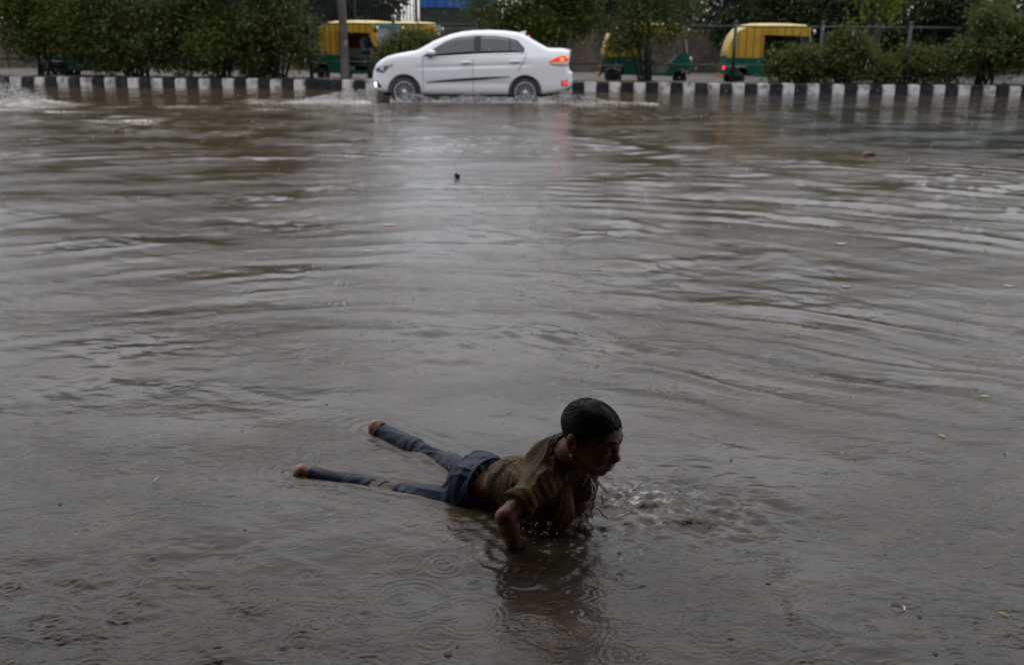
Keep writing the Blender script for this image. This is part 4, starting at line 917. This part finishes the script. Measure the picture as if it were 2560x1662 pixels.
def shirt_folds(X, Y, Z):
    a = (X-chest[0])*tax[0]+(Y-chest[1])*tax[1]+(Z-chest[2])*tax[2]; r = (X-chest[0])*tr[0]+(Y-chest[1])*tr[1]+(Z-chest[2])*tr[2]; u = (X-chest[0])*tu[0]+(Y-chest[1])*tu[1]+(Z-chest[2])*tu[2]
    w_ = a*150+r*120+5*np.sin(r*22+u*12)+3*np.sin(a*31)
    rid = 1-2*np.abs(np.sin(w_*0.5)); w2 = r*210-a*80+4*np.sin(a*26+u*18); rid2 = 1-2*np.abs(np.sin(w2*0.5))
    return -0.0034*rid*(0.55+0.45*np.sin(r*17+1))-0.0030*rid2*(0.5+0.5*np.sin(a*23+2)) - 0.0030*(1-2*np.abs(np.sin(a*38+r*22+1.5*np.sin(r*30))))
S.apply(shirt_folds, (-0.12, 2.46, -0.06), (0.42, 3.04, 0.36), 0.001, 'disp')
sv_, sf_ = S.mesh(); shirt = np_mesh('shirt', sv_-bl, sf_, shirt_m, boy)
# collar band
cb = MB(); ring = []
ca = np.cross(nd, u0); ca /= np.linalg.norm(ca); cb_ = np.cross(nd, ca)
for k in range(25):
    a = 2*math.pi*k/24; ring.append(nbase+nd*(0.042+0.006*math.cos(a*1.0))+(ca*math.cos(a)+cb_*math.sin(a))*(0.0515+0.002*math.sin(3*a))-bl)
cb.tube(ring, 0.0085, 6).build('collar', shirt_m, shirt, smooth=True)
# jeans
J = Field((-0.80, 2.78, -0.12), (0.05, 3.60, 0.16), 0.0034)
J.ell(pelvis+V3(0, 0, 0.004), (0.100, 0.116, 0.086), [V3(.766, -.643, 0), V3(-.643, -.766, 0), u0], 0.03)
J.ell(pelvis+V3(-.030, -.03, 0.035), (0.075, 0.062, 0.055), [V3(.766, -.643, 0), V3(-.643, -.766, 0), u0], 0.02); J.ell(pelvis+V3(.012, .040, 0.045), (0.075, 0.062, 0.055), [V3(.766, -.643, 0), V3(-.643, -.766, 0), u0], 0.02)
for hp, kn, an in ((hipR, knR, anR), (hipL, knL, anL)):
    J.cap(hp, kn, 0.070, 0.047, 0.03); J.cap(kn, kn*0.6+an*0.4, 0.046, 0.047, 0.015); J.cap(kn*0.6+an*0.4, an, 0.047, 0.036, 0.012)
    d_ = (an-kn)/np.linalg.norm(an-kn); ec = an+d_*0.008
    J.apply(lambda X, Y, Z: np.where((X-ec[0])**2+(Y-ec[1])**2+(Z-ec[2])**2 > 0.075**2, -0.2, (X-ec[0])*d_[0]+(Y-ec[1])*d_[1]+(Z-ec[2])*d_[2]), ec-0.09, ec+0.09, 0.004, 'and')
pd = V3(.74, -.62, 0.22); pd /= np.linalg.norm(pd); wb = pelvis+pd*0.050
J.apply(lambda X, Y, Z: (X-wb[0])*pd[0]+(Y-wb[1])*pd[1]+(Z-wb[2])*pd[2], (-0.30, 2.78, -0.12), (0.05, 3.2, 0.16), 0.004, 'and')
def jean_folds(X, Y, Z):
    w1 = X*85+Y*45+3*np.sin(Y*40+Z*20); w2 = X*38-Y*90+2.5*np.sin(X*35)
    near_k = np.exp(-((X-knR[0])**2+(Y-knR[1])**2)/0.010)+np.exp(-((X-knL[0])**2+(Y-knL[1])**2)/0.012)+0.8*np.exp(-((X-pelvis[0]+.06)**2+(Y-pelvis[1]-.03)**2)/0.008)+0.35
    return -0.0024*(1-2*np.abs(np.sin(w1*0.62)))*near_k-0.0016*(1-2*np.abs(np.sin(w2*0.62)))*near_k
J.apply(jean_folds, (-0.80, 2.78, -0.12), (0.05, 3.60, 0.16), 0.001, 'disp')
jv, jf = J.mesh(); jeans = np_mesh('jeans', jv-bl, jf, jean_m, boy)
pr = np.cross(pd, u0); pr /= np.linalg.norm(pr); pu = np.cross(pr, pd); wbv = MB(); rg = []
bandp = [(0.104*math.cos(2*math.pi*k/40), 0.076*math.sin(2*math.pi*k/40)) for k in range(40)]
vv = []; nb_ = 40
for off, o_ in ((-0.034, 0.002), (-0.034, 0.0075), (0.004, 0.0075), (0.004, 0.002)):
    for a, b in bandp:
        l = math.hypot(a, b); vv.append(wb+pd*off+pr*a*(1+o_/l)+pu*(b*(1+o_/l)+0.008)-bl)
ff_ = []
for q in range(4):
    for k in range(nb_): ff_.append((q*nb_+k, q*nb_+(k+1) % nb_, ((q+1) % 4)*nb_+(k+1) % nb_, ((q+1) % 4)*nb_+k))
wbo = MB().add(vv, ff_).build('waistband', jean_m, jeans, smooth=False)
# loose cord at the far ankle
ck = mat('wet_tan_cord', (0.20, 0.14, 0.07), 0.6); c_ = MB(); r6 = random.Random(2); dd = (anL-knL)/np.linalg.norm(anL-knL); s_ = np.cross(dd, u0)
for q in range(3):
    c_.tube([anL+dd*(0.0+0.008*q)+(s_*math.cos(a)+u0*math.sin(a))*(0.036+0.004*math.sin(5*a+q))-bl for a in np.linspace(-0.3, 3.5, 14)], 0.0045, 5)
c_.build('ankle_cord', ck, jeans, smooth=True)

# ---- driver sitting in the autorickshaw behind the lamp post
navy = mat('navy_clothes', (0.012, 0.016, 0.032), 0.7); greyt = mat('grey_trousers', (0.05, 0.05, 0.055), 0.7)
dv = empty('person', (-4.256, 29.58, 0.40), -0.52); tag(dv, 'driver in dark navy clothes sitting in the autorickshaw behind the lamp post', 'person')
def small_body(lo, hi, caps, ells, h=0.018):
    F = Field(lo, hi, h)
    for a, b, ra, rb in caps: F.cap(a, b, ra, rb, 0.04)
    for c, r in ells: F.ell(c, r, None, 0.03)
    return F.mesh()
v, f = small_body((-.4, -.45, -.2), (.75, .45, 1.2), [((0, 0, .42), (.03, 0, .86), .13, .12), ((.04, 0, .90), (.06, 0, .98), .05, .05), ((.03, -.19, .80), (.16, -.25, .56), .05, .042), ((.16, -.25, .56), (.40, -.22, .60), .042, .035), ((.03, .19, .80), (.16, .25, .56), .05, .042), ((.16, .25, .56), (.40, .22, .60), .042, .035),
     ((.0, -.10, .38), (.36, -.12, .40), .075, .06), ((.36, -.12, .40), (.34, -.12, .02), .055, .04), ((.0, .10, .38), (.36, .12, .40), .075, .06), ((.36, .12, .40), (.34, .12, .02), .055, .04), ((.34, -.12, 0), (.44, -.12, -.02), .035, .03), ((.34, .12, 0), (.44, .12, -.02), .035, .03), ((.40, -.22, .60), (.48, -.2, .61), .03, .02), ((.40, .22, .60), (.48, .2, .61), .03, .02)],
    [((.07, 0, 1.05), (.095, .078, .115)), ((.165, 0, 1.03), (.02, .015, .025))])
np_mesh('body', v, f, skin, dv)
v, f = small_body((-.4, -.45, .2), (.5, .45, 1.0), [((0, 0, .40), (.03, 0, .86), .16, .145), ((.03, -.18, .80), (.15, -.25, .58), .068, .06), ((.03, .18, .80), (.15, .25, .58), .068, .06), ((.15, -.25, .56), (.36, -.22, .60), .058, .048), ((.15, .25, .56), (.36, .22, .60), .058, .048)], [((.02, 0, .82), (.12, .21, .09))])
np_mesh('shirt', v, f, navy, dv)
v, f = small_body((-.3, -.4, -.1), (.6, .4, .6), [((-.02, -.10, .38), (.36, -.12, .40), .095, .078), ((.36, -.12, .40), (.34, -.12, .06), .072, .055), ((-.02, .10, .38), (.36, .12, .40), .095, .078), ((.36, .12, .40), (.34, .12, .06), .072, .055)], [((0, 0, .40), (.15, .18, .10))])
np_mesh('trousers', v, f, greyt, dv)
v, f = small_body((-.2, -.2, .9), (.3, .2, 1.3), [], [((.05, 0, 1.085), (.105, .09, .10))]); np_mesh('hair', v, f, hair_m, dv)
# ================================================================== SPLASHES, RAIN, FLOATING THINGS
def water_z(x, y):
    i = int(np.clip(np.searchsorted(rows, y), 0, nr-1)); j = int(np.clip(np.searchsorted(tcol, x/HW(rows[i])), 0, NC-1)); return float(WZ[i, j])
splash_m = mat('splashing_muddy_water', (0.85, 0.82, 0.77), 0.10, trans=0.55, ior=1.333, spec=0.6)
clear_m = mat('clear_water_drops', (0.92, 0.92, 0.92), 0.03, trans=1.0, ior=1.333)
def octas(P_, Rr, stretch=None):
    """small octahedral drops"""
    n = len(P_); o = np.array([(1, 0, 0), (-1, 0, 0), (0, 1, 0), (0, -1, 0), (0, 0, 1), (0, 0, -1)], float)
    S_ = np.ones((n, 1, 3)) if stretch is None else np.asarray(stretch)[:, None, :]
    v = (P_[:, None, :]+o[None]*np.asarray(Rr)[:, None, None]*S_).reshape(-1, 3)
    t = np.array([(0, 2, 4), (2, 1, 4), (1, 3, 4), (3, 0, 4), (2, 0, 5), (1, 2, 5), (3, 1, 5), (0, 3, 5)])
    return v, (np.arange(n)[:, None, None]*6+t[None]).reshape(-1, 3)
# ---- water thrown up by the boy's chest
g = np.random.default_rng(21)
Q = Field((0.14, 2.60, -0.02), (0.80, 3.16, 0.24), 0.0042)
Q.D += 0.0
for i in range(3):      # thin tongues of water thrown forward
    x = 0.25+0.20*g.random(); y = 2.90+0.07*g.normal(); zb = water_z(x, y); a = V3(x, y, zb-0.006); b = a+V3(0.02+0.02*g.random(), 0.012*g.normal(), 0.018+0.035*g.random()**2)
    Q.cap(a, b, 0.006+0.004*g.random(), 0.0022, 0.008, pad=0.02)
for i in range(13):     # the sheet running off under the chin
    t = i/12; a = V3(0.232+0.020*math.sin(t*5), 2.745+0.01*t, 0.185*(1-t)); b = a+V3(0.012*g.normal(), 0.006, -0.035)
    Q.cap(a, b, 0.004+0.003*t, 0.004+0.005*t, 0.008, pad=0.02)
    if i % 3 == 1: Q.cap(a+V3(0.022+0.008*t, 0.01, -0.01), b+V3(0.03+0.03*t, 0.015, -0.012), 0.004, 0.006, 0.008, pad=0.02)
Q.apply(lambda X, Y, Z: 0.0014*np.sin(X*210+3*np.sin(Y*90))*np.sin(Y*190+Z*150)+0.0008*np.sin(Z*320+X*150), (0.14, 2.6, -0.02), (0.80, 3.16, 0.24), 0.001, 'disp')
qv, qf = Q.mesh(); spl = np_mesh('splash', qv, qf, splash_m); tag(spl, 'burst of splashing water under the chin and chest of the boy', kind='stuff')
n = 520; P_ = np.stack([0.20+0.40*g.random(n)**1.3, 2.91+0.08*g.normal(size=n), 0.012+0.08*g.random(n)**3], 1); Rr = 0.0008+0.0018*g.random(n)**2
P2 = np.stack([0.02+0.12*g.random(40), 2.66+0.02*g.normal(size=40), 0.01+0.06*g.random(40)], 1)
P3 = np.stack([-0.25+0.3*g.random(40), 3.10+0.05*g.normal(size=40), 0.02+0.02*g.random(40)], 1)
PA = np.concatenate([P_, P2, P3]); RA = np.concatenate([Rr, 0.001+0.002*g.random(40), 0.001+0.002*g.random(40)])
v, f = octas(PA, RA, np.stack([np.ones(len(PA)), np.ones(len(PA)), 1+1.5*g.random(len(PA))], 1)); tag(np_mesh('splash_drops', v, f, mat('bright_drops', (0.85, 0.84, 0.82), 0.1, trans=0.4, ior=1.333)), 'scattered water drops flung up around the boy', kind='stuff')
# ---- rain bubbles and impact jets on the near water
bb = MB(); jets = MB()
for i in range(110):
    y = 1.9+5.5*g.random()**1.6; x = (2*g.random()-1)*(0.55*y+0.3); r = 0.003+0.006*g.random()**2*(1 if i % 8 else 1.7); bb.ball((x, y, water_z(x, y)-r*0.15), (r, r, r*0.85), 10, 6)
tag(bb.build('rain_bubbles', clear_m, None, smooth=True, fix=False), 'small clear bubbles floating on the rain beaten water', kind='stuff')
jet_m = mat('muddy_jet', (0.13, 0.10, 0.07), 0.08, ior=1.333)
for i in range(150):
    y = 4.2+10*g.random(); x = (2*g.random()-1)*(0.55*y+0.3); r = (0.0018+0.0022*g.random())*(0.6+0.09*y); z = water_z(x, y)
    jets.ball((x, y, z), (r*1.3, r, r*(0.5+0.6*g.random())), 6, 4)
tag(jets.build('rain_jets', jet_m, None, smooth=True, fix=False), 'tiny brown jets where raindrops strike the water', kind='stuff')
# ---- one big drop crown near the lower right corner
cx, cyy = 1.03, 2.33; cz = water_z(cx, cyy); cr = MB(); pr_ = []
for k in range(20):      # thin ragged rim thrown up in a ring
    a = 2*math.pi*k/20; q = 0.017+0.002*random.random(); hh = 0.004+0.006*random.random()*(k % 2)
    pr_ += [(cx+q*0.85*math.cos(a), cyy+q*0.85*math.sin(a), cz-0.003), (cx+q*1.15*math.cos(a), cyy+q*1.15*math.sin(a), cz+hh)]
cr.add(pr_, [(2*k, (2*k+2) % 40, (2*k+3) % 40, 2*k+1) for k in range(20)])
for k in range(7): cr.ball((cx+0.004*k, cyy+0.003*k, cz+0.02+0.008*k), 0.0018+0.001*random.random(), 6, 4)
tag(cr.build('drop_crown', splash_m, None, smooth=True, fix=False), 'crown splash of a large raindrop near the lower right corner', 'splash')
# ---- spray from the car and from the vehicle just gone at the left
spray_m = mat('white_spray', (0.80, 0.79, 0.77), 0.4, trans=0.25)
def cloud(n, fx_): 
    P = np.array([fx_() for _ in range(n)]); return P
g2 = random.Random(9)
def f_front():
    t = g2.random()**0.8; x = -3.0-2.6*t; h_ = 0.27*math.exp(-((t-0.12)/0.4)**2)
    return (x, 22.1+0.30*g2.gauss(0, 1), 0.02+h_*g2.random()**1.7)
def f_side():
    x = -2.7+3.6*g2.random(); return (x, 22.25+0.10*g2.gauss(0, 1), 0.02+0.20*g2.random()**1.8*(0.6+0.4*math.sin(x*5)))
def f_rear():
    t = g2.random()**1.4; return (0.55+2.6*t, 22.3+0.22*g2.gauss(0, 1), 0.02+0.20*math.exp(-((t-0.25)/0.3)**2)*g2.random()**1.6)
P_ = np.concatenate([cloud(6500, f_front), cloud(3800, f_side), cloud(2600, f_rear)]); Rr = 0.0025+0.006*g.random(len(P_))**2
v, f = octas(P_, Rr, np.stack([1+1.5*g.random(len(P_)), np.ones(len(P_)), np.ones(len(P_))], 1)); tag(np_mesh('car_spray', v, f, spray_m), 'pale spray thrown up around the wheels and nose of the white car', kind='stuff')
def f_left():
    t = g2.random(); x = -9.85-1.5*t+0.15*g2.gauss(0, 1); return (x, 21.3+0.18*g2.gauss(0, 1), 0.02+(0.10+0.55*t)*g2.random()**1.2)
P_ = cloud(2600, f_left); Rr = 0.004+0.010*g.random(len(P_))**2; v, f = octas(P_, Rr); tag(np_mesh('left_spray', v, f, spray_m), 'white plume of spray at the left edge of the road', kind='stuff')
# ---- falling rain
n = 1100; Y_ = 5+20*g.random(n)**0.8; X_ = (2*g.random(n)-1)*(0.56*Y_+0.5); Z_ = 0.1+3.4*g.random(n)
L_ = 0.012+0.014*g.random(n)+0.0006*Y_; W_ = 0.0009+0.0007*g.random(n)+0.00005*Y_
v, f = octas(np.stack([X_, Y_, Z_], 1), np.ones(n), np.stack([W_, W_, L_], 1)); v = v.reshape(n, 6, 3); v[:, 4, 0] += 0.004; v[:, 5, 0] -= 0.004
tag(np_mesh('rain', v.reshape(-1, 3), f, mat('rain_drops', (0.9, 0.92, 0.95), 0.1, trans=0.45, ior=1.333)), 'falling rain drops in the air over the road', kind='stuff')

# ---- floating leaves, twigs and rubble
def leaf_obj(label, x, y, ln, wd, rz, color, nm='floating_leaf'):
    b = MB(); n_ = 7; v = []
    for i in range(n_):
        t = i/(n_-1); w_ = wd*math.sin(math.pi*min(0.97, max(0.03, t))**0.8)*0.5+0.0006
        zc = 0.002+0.006*(t-0.5)**2*ln*20; v += [((t-0.5)*ln, -w_, zc+0.0015), ((t-0.5)*ln, 0, zc), ((t-0.5)*ln, w_, zc+0.0015)]
    f = [(i*3+j, (i+1)*3+j, (i+1)*3+j+1, i*3+j+1) for i in range(n_-1) for j in range(2)]
    o = b.add(v, f).build(nm, mat('leaf_%02x%02x%02x' % tuple(int(c*255) for c in color), color, 0.4, noise=(60, tuple(c*0.6 for c in color), 0.45, 0.65)), None, smooth=True, fix=False)
    so_ = o.modifiers.new('thick', 'SOLIDIFY'); so_.thickness = 0.0008
    o.location = (x, y, water_z(x, y)+0.003); o.rotation_euler = (random.uniform(-.15, .15), random.uniform(-.1, .1), rz); tag(o, label, 'leaf', 'leaves floating on the flood'); return o
for a in [('yellow green leaf floating near the lower right corner', 1.30, 2.30, .035, .012, -0.6, (.30, .26, .05)),
          ('orange leaf floating on a brown ripple at the right', 1.63, 3.50, .035, .016, -1.2, (.42, .22, .06)),
          ('slim yellow leaf floating to the right of the boy, above the orange leaf', 2.00, 3.95, .05, .013, 0.1, (.40, .36, .09)),
          ('pinkish dry leaf floating left of centre in mid road', -0.98, 7.84, .13, .05, 0.05, (.42, .27, .22)),
          ('small tan leaf floating below the pinkish leaf', -1.00, 6.78, .07, .03, 0.2, (.38, .30, .20)),
          ('pale yellow leaf far out near the grey wave edge on the right', 2.95, 10.2, .12, .05, 0.1, (.45, .40, .12)),
          ('tan leaf drifting between dark ripples at the right', 2.40, 7.15, .09, .04, 0.3, (.42, .33, .19)),
          ('pale leaf pair member drifting by the long dark ripple', 2.02, 5.85, .06, .022, -0.2, (.50, .50, .34)),
          ('yellow leaf floating close to the right edge', 3.00, 5.85, .07, .02, -0.1, (.45, .42, .16)),
          ('small brown leaf floating in the left dark patch', -1.55, 4.55, .035, .018, 0.4, (.34, .20, .08))]: leaf_obj(*a)
br = mat('broken_brick', (0.20, 0.075, 0.035), 0.7, noise=(12, (0.05, 0.03, 0.02), 0.45, 0.6), bump=(20, 0.02))
o = MB().prism([(-.085, -.03), (.09, -.03), (.085, .025), (.03, .035), (-.08, .022)], -.04, .04).build('brick_fragment', br, None, bevel=0.012); o.location = (4.52, 12.82, 0.015); o.rotation_euler = (0.1, 0.05, 0.2); tag(o, 'broken brown brick fragment lying in the shallow water at the upper right', 'brick')
wood = mat('wet_dark_stick', (0.03, 0.022, 0.017), 0.6)
o = MB().tube([(-.35, 0, 0.04), (-.1, -.04, .045), (.15, -.03, .03), (.5, -.10, .02)], [.012, .022, .020, .016], 7).build('stick', wood, None, smooth=True); o.location = (6.75, 12.75, 0); o.rotation_euler = (0, 0, -0.15); tag(o, 'dark stick in the water at the right edge', 'stick')
o = MB().ball((0, 0, 0), (.032, .025, .026), 9, 6).build('mud_clod', mat('mud_clod', (0.035, 0.030, 0.022), 0.7, bump=(30, .02)), None, smooth=True)
for vv_ in o.data.vertices: vv_.co += Vector([random.uniform(-.008, .008) for _ in range(3)])
o.location = (-0.59, 10.55, 0.02); tag(o, 'dark clod poking out of the water in mid road', 'clod')
o = MB().tube([(0, 0, 0.004), (.006, .010, .012), (.004, .022, .010), (.012, .034, .014)], [.0012, .0018, .0016, .0008], 6).build('straw', mat('white_straw', (.75, .74, .70), .4), None, smooth=True); o.location = (-1.19, 3.02, water_z(-1.19, 3.02)); tag(o, 'curled white straw floating at the lower left', 'straw')
